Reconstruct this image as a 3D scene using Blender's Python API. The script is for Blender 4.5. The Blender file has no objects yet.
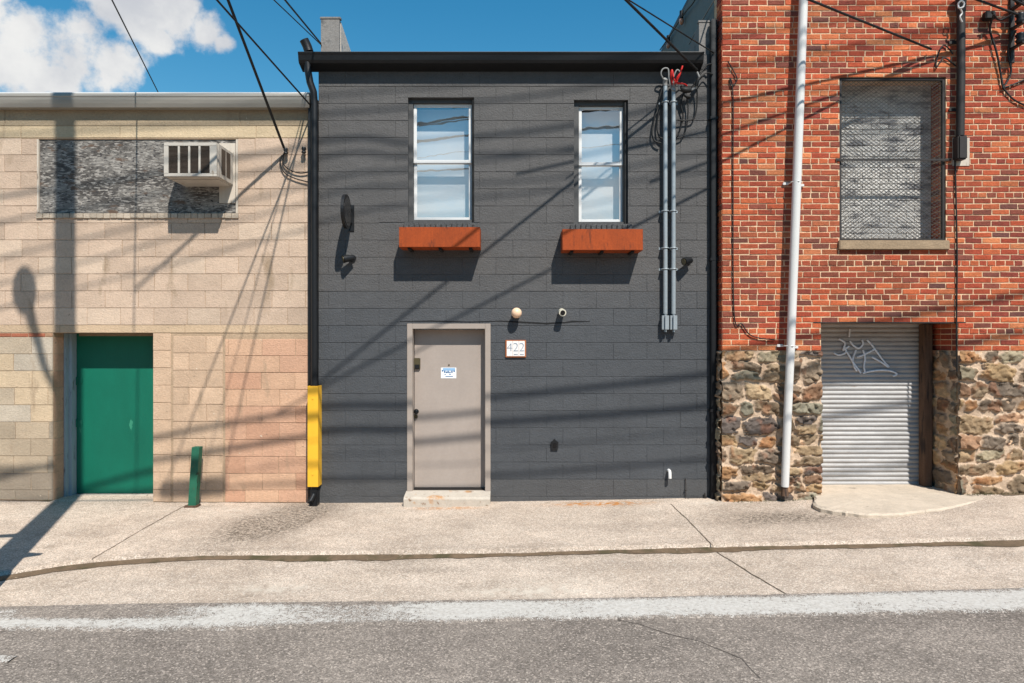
import bpy, bmesh, math, random
import numpy as np
from mathutils import Vector, Matrix
random.seed(7); np.random.seed(7)
SC = bpy.context.scene
COL = SC.collection
F, D, CH = 683.0, 8.3, 1.93          # focal length in pixels, camera distance, camera height
SUN = Vector((0.40, -1.0, 1.32))     # towards the sun

# ------------------------------------------------------------------ helpers
def px(x, y, Y=0.0):
    k = F / (D + Y)
    return ((x - 512) / k, CH + (341.5 - y) / k)
def PX(x, Y=0.0): return (x - 512) * (D + Y) / F
def PZ(y, Y=0.0): return CH + (341.5 - y) * (D + Y) / F
def base(X):
    X = max(-9.0, min(9.0, X)); c = .0028 if X < 0 else .0018
    return -.040 + .0150 * X + c * X * X
def G(X, y): return base(X) + .012 * y
def gp(x, y, off=0.0):
    z = 0.0
    for _ in range(12):
        t = F * (CH - z) / (y - 341.5)
        X = (x - 512) / F * t; Y = t - D
        z = G(X, Y) + off
    return (X, Y)
def lin(c):
    c = c / 255.0
    return c / 12.92 if c <= .04045 else ((c + .055) / 1.055) ** 2.4
def S(r, g, b, k=1.0): return (lin(r) * k, lin(g) * k, lin(b) * k)

class MB:
    """collects geometry; build() links it as ONE mesh object"""
    def __init__(s): s.v = []; s.f = []; s.c = []; s.m = []; s.sm = []
    def add(s, vs, fs, col=(1, 1, 1), mi=0, smooth=False):
        n = len(s.v); s.v.extend(vs)
        for f in fs:
            s.f.append(tuple(i + n for i in f)); s.c.append(col); s.m.append(mi); s.sm.append(smooth)
    def box(s, x0, x1, y0, y1, z0, z1, col=(1, 1, 1), mi=0, bev=0.0):
        x0, x1 = min(x0, x1), max(x0, x1); y0, y1 = min(y0, y1), max(y0, y1); z0, z1 = min(z0, z1), max(z0, z1)
        if bev <= 0:
            s.add([(x0,y0,z0),(x1,y0,z0),(x1,y1,z0),(x0,y1,z0),(x0,y0,z1),(x1,y0,z1),(x1,y1,z1),(x0,y1,z1)],
                  [(0,3,2,1),(4,5,6,7),(0,1,5,4),(1,2,6,5),(2,3,7,6),(3,0,4,7)], col, mi); return
        bm = bmesh.new(); bmesh.ops.create_cube(bm, size=1)
        for v in bm.verts:
            v.co = ((x0+x1)/2 + v.co.x*(x1-x0), (y0+y1)/2 + v.co.y*(y1-y0), (z0+z1)/2 + v.co.z*(z1-z0))
        bev = min(bev, .45*min(x1-x0, y1-y0, z1-z0))
        bmesh.ops.bevel(bm, geom=list(bm.edges), offset=bev, segments=2, affect='EDGES')
        s.bm(bm, col, mi)
    def bm(s, bm, col=(1,1,1), mi=0, smooth=False, M=None):
        bm.verts.index_update()
        s.add([tuple((M @ v.co) if M else v.co) for v in bm.verts], [tuple(v.index for v in f.verts) for f in bm.faces], col, mi, smooth)
        bm.free()
    def tube(s, pts, r, n=8, col=(1,1,1), mi=0, cap=True):
        pts = [Vector(p) for p in pts]; rs = r if isinstance(r, (list, tuple)) else [r]*len(pts)
        vs = []; up = None
        for i, p in enumerate(pts):
            d = (pts[min(i+1, len(pts)-1)] - pts[max(i-1, 0)]).normalized()
            if up is None: up = Vector((0,0,1)) if abs(d.z) < .9 else Vector((1,0,0))
            a = d.cross(up).normalized(); b = a.cross(d).normalized(); up = b
            for k in range(n):
                t = 2*math.pi*k/n; vs.append(tuple(p + (a*math.cos(t) + b*math.sin(t))*rs[i]))
        fs = []
        for i in range(len(pts)-1):
            for k in range(n):
                fs.append((i*n+k, i*n+(k+1) % n, (i+1)*n+(k+1) % n, (i+1)*n+k))
        s.add(vs, fs, col, mi, True)
        if cap:
            m = len(pts)-1
            s.add(vs[:n], [tuple(range(n))[::-1]], col, mi); s.add(vs[m*n:], [tuple(range(n))], col, mi)
    def ball(s, c, r, col=(1,1,1), mi=0, seg=16):
        bm = bmesh.new(); bmesh.ops.create_uvsphere(bm, u_segments=seg, v_segments=max(6, seg//2), radius=1)
        r = r if isinstance(r, (tuple, list)) else (r, r, r)
        for v in bm.verts: v.co = (c[0]+v.co.x*r[0], c[1]+v.co.y*r[1], c[2]+v.co.z*r[2])
        s.bm(bm, col, mi, True)
    def prism(s, poly, axis, a, b, col=(1,1,1), mi=0):
        """polygon in the other two axes, extruded along axis from a to b"""
        def P(u, v, t): return {'x': (t,u,v), 'y': (u,t,v), 'z': (u,v,t)}[axis]
        n = len(poly)
        vs = [P(u, v, a) for u, v in poly] + [P(u, v, b) for u, v in poly]
        s.add(vs, [tuple(range(n)), tuple(range(n, 2*n))[::-1]] + [(i, (i+1) % n, n+(i+1) % n, n+i) for i in range(n)], col, mi)
    def build(s, name, mats, parent=None, fix=True):
        me = bpy.data.meshes.new(name); me.from_pydata(s.v, [], s.f)
        for m in (mats if isinstance(mats, (list, tuple)) else [mats]): me.materials.append(m)
        me.polygons.foreach_set('material_index', s.m); me.polygons.foreach_set('use_smooth', s.sm)
        at = me.attributes.new('Col', 'FLOAT_COLOR', 'FACE')
        at.data.foreach_set('color', np.array([(c[0], c[1], c[2], 1) for c in s.c], dtype=np.float32).ravel())
        if fix and len(s.f) < 6000:
            bm = bmesh.new(); bm.from_mesh(me); bmesh.ops.recalc_face_normals(bm, faces=bm.faces); bm.to_mesh(me); bm.free()
        me.update()
        o = bpy.data.objects.new(name, me); COL.objects.link(o)
        if parent: o.parent = parent
        return o
def tag(o, label=None, cat=None, group=None, kind=None):
    if label: o['label'] = label
    if cat: o['category'] = cat
    if group: o['group'] = group
    if kind: o['kind'] = kind
    return o
def thing(name, label, cat, group=None):
    o = bpy.data.objects.new(name, None); o.empty_display_size = .1; COL.objects.link(o)
    return tag(o, label, cat, group)

# ------------------------------------------------------------------ materials
def M(name, col=None, attr=False, rough=.85, metal=0.0, var=(), bump=(), spec=.35, stain=None):
    """var: (scale, amount, (sx,sy,sz)); bump: (scale, strength, (sx,sy,sz)); stain: (scale, lo, hi, colour, (sx,sy,sz))"""
    m = bpy.data.materials.new(name); m.use_nodes = True
    nt = m.node_tree; N = nt.nodes; L = nt.links; N.clear()
    out = N.new('ShaderNodeOutputMaterial'); b = N.new('ShaderNodeBsdfPrincipled'); L.new(b.outputs[0], out.inputs[0])
    tc = N.new('ShaderNodeTexCoord')
    def noise(scale, st=(1,1,1), det=5, rgh=.6):
        mp = N.new('ShaderNodeMapping'); mp.inputs['Scale'].default_value = st; L.new(tc.outputs['Object'], mp.inputs[0])
        n = N.new('ShaderNodeTexNoise'); n.inputs['Scale'].default_value = scale; n.inputs['Detail'].default_value = det
        n.inputs['Roughness'].default_value = rgh; L.new(mp.outputs[0], n.inputs['Vector']); return n.outputs['Fac']
    def mr(s, a, b_, c, d):
        r = N.new('ShaderNodeMapRange'); r.inputs[1].default_value = a; r.inputs[2].default_value = b_
        r.inputs[3].default_value = c; r.inputs[4].default_value = d; L.new(s, r.inputs[0]); return r.outputs[0]
    if attr:
        a = N.new('ShaderNodeAttribute'); a.attribute_name = 'Col'; c = a.outputs['Color']
    else:
        a = N.new('ShaderNodeRGB'); a.outputs[0].default_value = (*col, 1); c = a.outputs[0]
    for v in var:
        f = mr(noise(v[0], v[2] if len(v) > 2 else (1,1,1)), .25, .75, 1-v[1], 1+v[1])
        vm = N.new('ShaderNodeVectorMath'); vm.operation = 'SCALE'; L.new(c, vm.inputs[0]); L.new(f, vm.inputs['Scale']); c = vm.outputs[0]
    for st in (stain or ()):
        f = mr(noise(st[0], st[4] if len(st) > 4 else (1,1,1)), st[1], st[2], 0, 1)
        mx = N.new('ShaderNodeMix'); mx.data_type = 'RGBA'; L.new(f, mx.inputs[0]); L.new(c, mx.inputs[6]); mx.inputs[7].default_value = (*st[3], 1); c = mx.outputs[2]
    L.new(c, b.inputs['Base Color'])
    b.inputs['Roughness'].default_value = rough; b.inputs['Metallic'].default_value = metal
    b.inputs['Specular IOR Level'].default_value = spec
    prev = None
    for bu in bump:
        bn = N.new('ShaderNodeBump'); bn.inputs['Strength'].default_value = bu[1]; bn.inputs['Distance'].default_value = bu[3] if len(bu) > 3 else .01
        L.new(noise(bu[0], bu[2] if len(bu) > 2 else (1,1,1)), bn.inputs['Height'])
        if prev: L.new(prev, bn.inputs['Normal'])
        prev = bn.outputs[0]
    if prev: L.new(prev, b.inputs['Normal'])
    m['nodes_ready'] = 1
    return m
KW, KG = .72, .66    # wall / ground: sunlit picture colour to base colour
MT = {}
MT['tan'] = M('tan_block', attr=True, var=((1.1,.09),(4,.10,(1,1,1.6)),(35,.12),(150,.10)), bump=((12,.3),(60,.8),(200,.5)), stain=((2.6,.60,.74,S(176,152,126,KW),(1.6,1,.5)),(18,.68,.74,S(150,130,110,KW)),(15,.70,.74,S(236,218,192,KW))))
MT['grey'] = M('painted_block', attr=True, rough=.6, var=((.9,.10),(3.5,.09,(1,1,2.5)),(16,.09),(90,.10)), bump=((10,.35,(1,1,2)),(45,.8),(150,.7)), spec=.4, stain=((26,.735,.76,S(150,148,146,KW)),(7,.70,.76,S(108,104,100,KW),(1.6,1,.5))))
MT['brick'] = M('brick', attr=True, var=((1.2,.08),(9,.16),(34,.20),(120,.14)), bump=((26,.6),(70,.8),(240,.4)), stain=((30,.70,.74,S(226,190,158,KW)),(6,.66,.78,S(96,58,48,KW),(1.2,1,.6))))
MT['stone'] = M('stone', attr=True, var=((18,.18),(70,.15),(220,.12)), bump=((40,.7),(140,.5)))
MT['greymetal'] = M('gutter_metal', S(178,172,162,KW), rough=.5, metal=.25, var=((4,.08,(1,1,6)),), bump=())
MT['black'] = M('black_paint', S(22,23,25), rough=.45, var=((20,.2),), bump=((40,.1),))
MT['blackmatte'] = M('black_matte', S(24,24,25), rough=.8)
MT['wire'] = M('cable_black', S(30,29,28), rough=.6)
MT['white'] = M('white_frame', S(240,240,238,.75), rough=.4, var=((20,.03),))
MT['casing'] = M('casing_paint', S(84,84,84,KW), rough=.6, var=((12,.15),), bump=((60,.3),))
MT['blind'] = M('blind', S(240,239,236,.76), rough=.8, var=((2,.03),))
MT['rust'] = M('corten', S(190,82,24,.58), rough=.75, var=((5,.18,(1,1,.6)),(60,.18),(14,.15,(3,1,.3))), bump=((120,.25),), stain=((9,.58,.75,S(112,52,26,.6),(2,1,.5)),))
MT['greendoor'] = M('green_paint', S(8,116,92,.68), rough=.55, var=((1.3,.10),(5,.08,(1,1,.4)),(120,.10)), bump=((150,.15),), stain=((38,.74,.77,S(90,130,110,.7)),(7,.68,.72,S(60,150,120,.7),(1,1,.4))))
MT['taupe'] = M('taupe_paint', S(181,168,158,KW), rough=.5, var=((1.5,.06),(6,.05,(1,1,.5)),(40,.04)), bump=((90,.06),))
MT['taupeframe'] = M('taupe_frame', S(178,165,154,KW), rough=.5, var=((6,.06),), stain=((28,.70,.74,S(210,205,198,KW)),))
MT['yellow'] = M('yellow_paint', S(248,190,56,.82), rough=.45, var=((8,.05),), stain=((30,.7,.74,S(150,110,50,.7)),))
MT['step'] = M('painted_concrete', S(214,202,186,KG), var=((12,.1),(60,.1)), bump=((50,.5),), stain=((5,.60,.72,S(206,146,84,KG)),(11,.62,.7,S(150,120,95,KG))))
MT['galv'] = M('galvanised', S(168,176,180,.8), rough=.45, metal=.35, var=((30,.08),(5,.08)))
MT['pipewhite'] = M('pipe_white', S(226,224,220,.8), rough=.45, var=((8,.05,(1,1,.3)),), stain=((14,.68,.8,S(170,160,150,.8),(1,1,.3)),))
MT['shutter'] = M('shutter_steel', S(196,195,194,.66), rough=.6, metal=.1, var=((2.5,.16,(1,1,1.3)),(9,.14,(.5,1,4)),(50,.08)), stain=((6,.66,.8,S(150,130,115,.7),(1,1,3)),))
MT['rustpost'] = M('rusty_post', S(112,86,68,.7), rough=.8, var=((12,.35,(2,1,.3)),(50,.2)), stain=((9,.54,.62,S(60,48,42,.7),(3,1,.25)),), bump=((60,.5),))
MT['screen'] = M('screen_steel', S(86,80,76), rough=.55, var=((30,.2),))
MT['mesh'] = M('dark_steel', S(46,42,40), rough=.6, var=((30,.2),))
MT['infill'] = M('old_whitewash', S(218,215,209,.84), var=((5,.15,(1,1,3)),(40,.2,(.5,1,3))), bump=((30,.8,(.6,1,3)),), stain=((5,.52,.64,S(128,130,134,KW),(.7,1,2.5)),(24,.62,.68,S(90,86,82,KW),(.5,1,3))))
MT['board'] = M('peeling_board', S(84,80,76,.7), var=((5,.2,(.6,1,2)),(40,.2,(.5,1,2.5))), bump=((40,.8,(.35,1,2.2)),),
    stain=((4,.40,.62,S(150,145,138,.7),(.7,1,1.3)),(36,.50,.60,S(182,176,168,.7),(.42,1,1.4)),(44,.54,.62,S(60,58,60,.75),(.45,1,1.5)),(7,.60,.68,S(112,92,78,.7),(.6,1,1.6))))
MT['acwhite'] = M('ac_casing', S(212,204,192,.7), rough=.5, var=((9,.06),), stain=((12,.62,.72,S(160,140,118,.7),(1,1,.5)),))
MT['acdark'] = M('ac_fins', S(86,74,64,.7), rough=.6, var=((60,.3,(1,1,.2)),))
MT['woodwhite'] = M('weathered_white', S(218,206,190,KW), var=((20,.12,(1,1,.2)),), bump=((50,.4,(1,1,.2)),), stain=((18,.6,.68,S(150,134,118,KW),(1,1,.2)),))
MT['bluejamb'] = M('blue_white_paint', S(170,190,198,KW), var=((20,.12,(1,1,.2)),), stain=((18,.6,.68,S(120,126,126,KW),(1,1,.2)),))
MT['ledge'] = M('stone_sill', S(170,146,118,KW), var=((9,.2,(.6,1,1)),(50,.2)), bump=((40,.7),))
MT['sidewall'] = M('dark_stucco', S(120,128,126,.85), var=((3,.1),(50,.08)), bump=((40,.4),))
MT['stubgrey'] = M('parapet_concrete', S(142,138,134,KW), var=((5,.16),(40,.14)), bump=((30,.6),), stain=((7,.56,.66,S(98,98,98,KW)),))
MT['stublight'] = M('parapet_limewash', S(218,208,196,KW), var=((6,.12),), bump=((30,.5),), stain=((8,.58,.64,S(150,156,164,KW)),))
MT['roof'] = M('roof_felt', S(70,68,66,.8), var=((10,.15),))
MT['creosote'] = M('weathered_wood', S(110,92,74,.7), var=((12,.3,(1,1,.1)),), bump=((40,.5,(1,1,.1)),))
MT['globe'] = M('opal_globe', S(246,206,172,.85), rough=.35)
MT['cream'] = M('cream_plastic', S(232,226,206,.8), rough=.4)
MT['lens'] = M('lens_black', S(14,14,16), rough=.15, spec=.6)
MT['tile'] = M('glazed_tile', S(244,240,236,.8), rough=.25, var=((60,.03),))
MT['terracotta'] = M('terracotta', S(190,112,64,.7), rough=.7, var=((40,.15),))
MT['ink'] = M('numeral_ink', S(100,122,146,.8), rough=.4)
MT['stickerwhite'] = M('sticker_white', S(246,248,248,.85), rough=.4)
MT['stickerblue'] = M('sticker_blue', S(150,190,226,.8), rough=.4)
MT['stickerink'] = M('sticker_ink', S(60,110,160,.8), rough=.4)
MT['keypad'] = M('keypad_bronze', S(96,88,66,.8), rough=.4, metal=.3)
MT['red'] = M('red_insulation', S(214,40,34,.8), rough=.5)
MT['greycable'] = M('grey_cable', S(150,150,148,.8), rough=.6)
MT['graffiti'] = M('spray_paint', S(226,232,240,.9), rough=.6, var=((30,.2),))
MT['pad'] = M('cast_concrete', S(220,203,182,.70), var=((3,.12),(14,.10),(60,.12),(160,.10)), bump=((40,.4),(200,.3)), stain=((5,.64,.74,S(150,136,122,KG)),))
MT['weed'] = M('dry_weed', S(96,98,60,.6), var=((20,.3),))
MT['bulb'] = M('amber_bulb', S(214,150,120,.8), rough=.15, spec=.6)
MT['earth'] = M('gutter_dirt', S(128,107,84,KG), rough=.95, var=((10,.3),(60,.3)), bump=((50,.8),), stain=((4,.5,.64,S(92,84,56,KG),(1,.4,1)),(16,.66,.72,S(190,174,150,KG))))
MT['roadjoint'] = M('road_crack_dirt', S(108,100,92,KG), rough=.95, var=((20,.3),))
MT['joint'] = M('joint_dirt', S(112,98,82,KG), rough=.95, var=((20,.3),))

def glass():
    m = bpy.data.materials.new('window_glass'); m.use_nodes = True; nt = m.node_tree; N = nt.nodes; L = nt.links; N.clear()
    out = N.new('ShaderNodeOutputMaterial'); mx = N.new('ShaderNodeMixShader'); t = N.new('ShaderNodeBsdfTransparent'); g = N.new('ShaderNodeBsdfGlossy')
    g.inputs['Roughness'].default_value = .01; g.inputs['Color'].default_value = (1,1,1,1)
    t.inputs['Color'].default_value = (.97,.98,.98,1)
    lw = N.new('ShaderNodeLayerWeight'); lw.inputs[0].default_value = .5
    mr = N.new('ShaderNodeMapRange'); mr.inputs[1].default_value = 0; mr.inputs[2].default_value = 1; mr.inputs[3].default_value = .30; mr.inputs[4].default_value = 1
    pw = N.new('ShaderNodeMath'); pw.operation = 'POWER'; L.new(lw.outputs['Facing'], pw.inputs[0]); pw.inputs[1].default_value = 4; L.new(pw.outputs[0], mr.inputs[0]); L.new(mr.outputs[0], mx.inputs[0])
    tc = N.new('ShaderNodeTexCoord'); n = N.new('ShaderNodeTexNoise'); n.inputs['Scale'].default_value = 3; L.new(tc.outputs['Object'], n.inputs['Vector'])
    b = N.new('ShaderNodeBump'); b.inputs['Strength'].default_value = .06; b.inputs['Distance'].default_value = .02; L.new(n.outputs[0], b.inputs['Height']); L.new(b.outputs[0], g.inputs['Normal'])
    L.new(t.outputs[0], mx.inputs[1]); L.new(g.outputs[0], mx.inputs[2]); L.new(mx.outputs[0], out.inputs[0]); return m
MT['glass'] = glass()

def ground_mat(name, colA, colB, spk, patch=False, line=False, asphalt=None):
    """aggregate: fine cells picked dark or light + broad stains; patch: vertex colour R = worn dark gravel, G = rust, B = pale"""
    m = bpy.data.materials.new(name); m.use_nodes = True; nt = m.node_tree; N = nt.nodes; L = nt.links; N.clear()
    out = N.new('ShaderNodeOutputMaterial'); b = N.new('ShaderNodeBsdfPrincipled'); L.new(b.outputs[0], out.inputs[0])
    b.inputs['Roughness'].default_value = .92; b.inputs['Specular IOR Level'].default_value = .25
    tc = N.new('ShaderNodeTexCoord')
    def noise(s, det=5, r=.6, st=(1,1,1)):
        mp = N.new('ShaderNodeMapping'); mp.inputs['Scale'].default_value = st; L.new(tc.outputs['Object'], mp.inputs[0])
        n = N.new('ShaderNodeTexNoise'); n.inputs['Scale'].default_value = s; n.inputs['Detail'].default_value = det; n.inputs['Roughness'].default_value = r
        L.new(mp.outputs[0], n.inputs['Vector']); return n.outputs['Fac']
    def mr(s, a, b_, c, d):
        r = N.new('ShaderNodeMapRange'); 
        for i, v in enumerate((a, b_, c, d)): r.inputs[i+1].default_value = v
        L.new(s, r.inputs[0]); return r.outputs[0]
    def mix(f, a, bb):
        x = N.new('ShaderNodeMix'); x.data_type = 'RGBA'
        L.new(f, x.inputs[0])
        for i, q in ((6, a), (7, bb)):
            if isinstance(q, tuple): x.inputs[i].default_value = (*q, 1)
            else: L.new(q, x.inputs[i])
        return x.outputs[2]
    def math_(op, a, bb):
        x = N.new('ShaderNodeMath'); x.operation = op
        for i, q in ((0, a), (1, bb)):
            if isinstance(q, (int, float)): x.inputs[i].default_value = q
            else: L.new(q, x.inputs[i])
        return x.outputs[0]
    def cells(scale):
        v = N.new('ShaderNodeTexVoronoi'); v.inputs['Scale'].default_value = scale; L.new(tc.outputs['Object'], v.inputs['Vector'])
        s = N.new('ShaderNodeSeparateColor'); L.new(v.outputs['Color'], s.inputs[0]); return s.outputs[0], v.outputs['Distance']
    c1, d1 = cells(spk); c2, d2 = cells(spk*2.1)
    col = mix(mr(noise(1.1), .3, .7, 0, 1), colA, colB)
    fine = math_('MULTIPLY', mr(c1, 0, 1, *((.62,1.38) if asphalt else (.70,1.30))), mr(c2, 0, 1, .70, 1.30))
    fine = math_('MULTIPLY', fine, mr(noise(9), .25, .75, .88, 1.12)); fine = math_('MULTIPLY', fine, mr(noise(.7, 4, .6, (1,2,1)), .3, .7, .86, 1.12)); fine = math_('MULTIPLY', fine, mr(noise(2.6, 5, .65, (1,1.6,1)), .3, .7, .90, 1.09))
    h1 = mr(c1, .9, .94, 0, 1); l1 = mr(c2, .92, .95, 0, 1)
    vm = N.new('ShaderNodeVectorMath'); vm.operation = 'SCALE'; L.new(col, vm.inputs[0]); L.new(fine, vm.inputs['Scale']); col = vm.outputs[0]
    dk = tuple(x*.45 for x in colA); lt = tuple(min(.75, x*1.9) for x in colA)
    col = mix(math_('MULTIPLY', h1, .6 if asphalt else .28), col, lt); col = mix(math_('MULTIPLY', l1, .75), col, dk)
    if patch:
        col = mix(math_('MULTIPLY', mr(noise(3.2, 6, .7), .60, .70, 0, 1), .45), col, S(150,134,116,KG)); col = mix(math_('MULTIPLY', mr(noise(40, 3, .6), .70, .73, 0, 1), .7), col, S(96,86,76,KG))
        a = N.new('ShaderNodeAttribute'); a.attribute_name = 'Col'; sp = N.new('ShaderNodeSeparateColor'); L.new(a.outputs['Color'], sp.inputs[0])
        g = mix(mr(c1, .2, .8, 0, 1), S(84,72,62,KG), S(166,150,132,KG))
        fr = math_('MULTIPLY', sp.outputs[0], mr(noise(30), .35, .6, .2, 1)); col = mix(fr, col, g)
        fg = math_('MULTIPLY', sp.outputs[1], mr(noise(14), .4, .6, 0, 1)); col = mix(fg, col, S(214,140,60,KG))
        fb = math_('MULTIPLY', sp.outputs[2], mr(noise(10), .4, .65, 0, 1)); col = mix(fb, col, S(244,232,214,KG))
    if line:
        a = N.new('ShaderNodeAttribute'); a.attribute_name = 'Col'; sp = N.new('ShaderNodeSeparateColor'); L.new(a.outputs['Color'], sp.inputs[0])
        w = math_('ADD', mr(noise(26, 6, .7), .3, .7, 0, .6), mr(c2, 0, 1, 0, .5))
        w = math_('ADD', w, mr(noise(2.2), .3, .7, 0, .3))
        f = mr(math_('SUBTRACT', w, sp.outputs[0]), .0, .14, 0, 1)
        col = mix(f, col, mix(mr(noise(40), .3, .7, 0, 1), S(205,198,188,KG), S(238,234,226,KG)))
    L.new(col, b.inputs['Base Color'])
    bn = N.new('ShaderNodeBump'); bn.inputs['Strength'].default_value = .55; bn.inputs['Distance'].default_value = .006
    L.new(math_('ADD', mr(c1, 0, 1, 0, 1), noise(spk*2)), bn.inputs['Height']); L.new(bn.outputs[0], b.inputs['Normal'])
    return m
MT['asphalt'] = ground_mat('asphalt', S(158,147,136,.74), S(138,128,119,.72), 96, asphalt=True)
MT['walk'] = ground_mat('sidewalk_concrete', S(224,205,186,.74), S(202,182,163,.72), 105, patch=True)
MT['apron'] = ground_mat('gutter_concrete', S(222,204,186,.73), S(202,183,164,.71), 105, patch=True)
MT['line'] = ground_mat('worn_line_paint', S(158,147,136,.75), S(138,128,119,.73), 90, line=True, asphalt=True)

# ------------------------------------------------------------------ masonry
def sub_rects(rects, holes):
    for hx0, hx1, hz0, hz1 in holes:
        nxt = []
        for x0, x1, z0, z1 in rects:
            if hx0 >= x1 or hx1 <= x0 or hz0 >= z1 or hz1 <= z0: nxt.append((x0,x1,z0,z1)); continue
            if hz0 > z0: nxt.append((x0,x1,z0,hz0))
            if hz1 < z1: nxt.append((x0,x1,hz1,z1))
            a, b = max(z0,hz0), min(z1,hz1)
            if hx0 > x0: nxt.append((x0,hx0,a,b))
            if hx1 < x1: nxt.append((hx1,x1,a,b))
        rects = nxt
    return rects
def blocks(mb, rows, holes, colf, mapf, j=.005, deep=.012, bev=.004, jit=.002, mi=0, clip=None, jv=None, level=False):
    """rows: (z0, z1, [u breaks]); one bevelled brick or block per cell, proud of the mortar by `deep`"""
    jv = j if jv is None else jv
    for z0, z1, us in rows:
        hrow = abs(random.gauss(0, jit*.8))
        for a, b in zip(us[:-1], us[1:]):
            if clip: a, b = max(a, clip[0]), min(b, clip[1])
            if b - a < .03: continue
            c = colf((a+b)/2, (z0+z1)/2)
            for x0, x1, w0, w1 in sub_rects([(a+jv, b-jv, z0+j, z1-j)], holes):
                if x1-x0 < .012 or w1-w0 < .012: continue
                r = lambda s=jit: random.uniform(-s, s)
                h = .0012+(hrow+abs(r(.0003)) if level else abs(r(jit*1.2)))
                be = min(bev, .3*(x1-x0), .3*(w1-w0))
                B = [(x0+r(),w0+r()),(x1+r(),w0+r()),(x1+r(),w1+r()),(x0+r(),w1+r())]
                sx = (1,-1,-1,1); sz = (1,1,-1,-1)
                vs = [mapf(u, w, -deep-.002) for u, w in B] + [mapf(u, w, h-be*.7) for u, w in B] + [mapf(B[i][0]+sx[i]*be, B[i][1]+sz[i]*be, h+r(jit*.4)) for i in range(4)]
                fs = [(8,9,10,11)]
                for i in range(4):
                    k = (i+1) % 4
                    fs += [(i,k,4+k,4+i), (4+i,4+k,8+k,8+i)]
                mb.add(vs, fs, c, mi)
def front(y0): return lambda u, w, h: (u, y0 - h, w)          # faces the street
def facing_left(x0): return lambda u, w, h: (x0 - h, u, w)    # u runs along y
def facing_right(x0): return lambda u, w, h: (x0 + h, u, w)
def mul(c, f): return tuple(max(0, q*f) for q in c)
def mixc(a, b, t): return tuple(p*(1-t)+q*t for p, q in zip(a, b))

def vnoise(u, v, seed):
    def h(i, k):
        n = (i.astype(np.int64)*374761393 + k.astype(np.int64)*668265263 + seed*982451653) & 0x7fffffff
        n = ((n ^ (n >> 13))*1274126177) & 0x7fffffff
        return ((n ^ (n >> 16)) & 0xffff)/65535.0
    i, k = np.floor(u), np.floor(v); fu, fv = u-i, v-k
    fu = fu*fu*(3-2*fu); fv = fv*fv*(3-2*fv)
    return (h(i,k)*(1-fu)+h(i+1,k)*fu)*(1-fv) + (h(i,k+1)*(1-fu)+h(i+1,k+1)*fu)*fv
def fbm(u, v, seed=0, o=4):
    s = 0; a = .5
    for q in range(o):
        s = s + a*vnoise(u*2**q, v*2**q, seed+q*17); a *= .5
    return s/.94
def ss(a, b, x):
    t = np.clip((x-a)/(b-a), 0, 1); return t*t*(3-2*t)

def grid_obj(name, U, V, P, C, mat, parent=None, smooth=True):
    nu, nv = len(U), len(V)
    me = bpy.data.meshes.new(name)
    idx = np.arange(nu*nv).reshape(nv, nu)
    f = np.stack([idx[:-1,:-1], idx[:-1,1:], idx[1:,1:], idx[1:,:-1]], -1).reshape(-1, 4)
    me.from_pydata(P.reshape(-1,3).tolist(), [], f.tolist())
    me.materials.append(mat)
    at = me.attributes.new('Col', 'FLOAT_COLOR', 'POINT')
    at.data.foreach_set('color', np.concatenate([C.reshape(-1,3), np.ones((nu*nv,1))], 1).astype(np.float32).ravel())
    me.polygons.foreach_set('use_smooth', [smooth]*len(me.polygons)); me.update()
    o = bpy.data.objects.new(name, me); COL.objects.link(o)
    if parent: o.parent = parent
    return o

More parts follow.
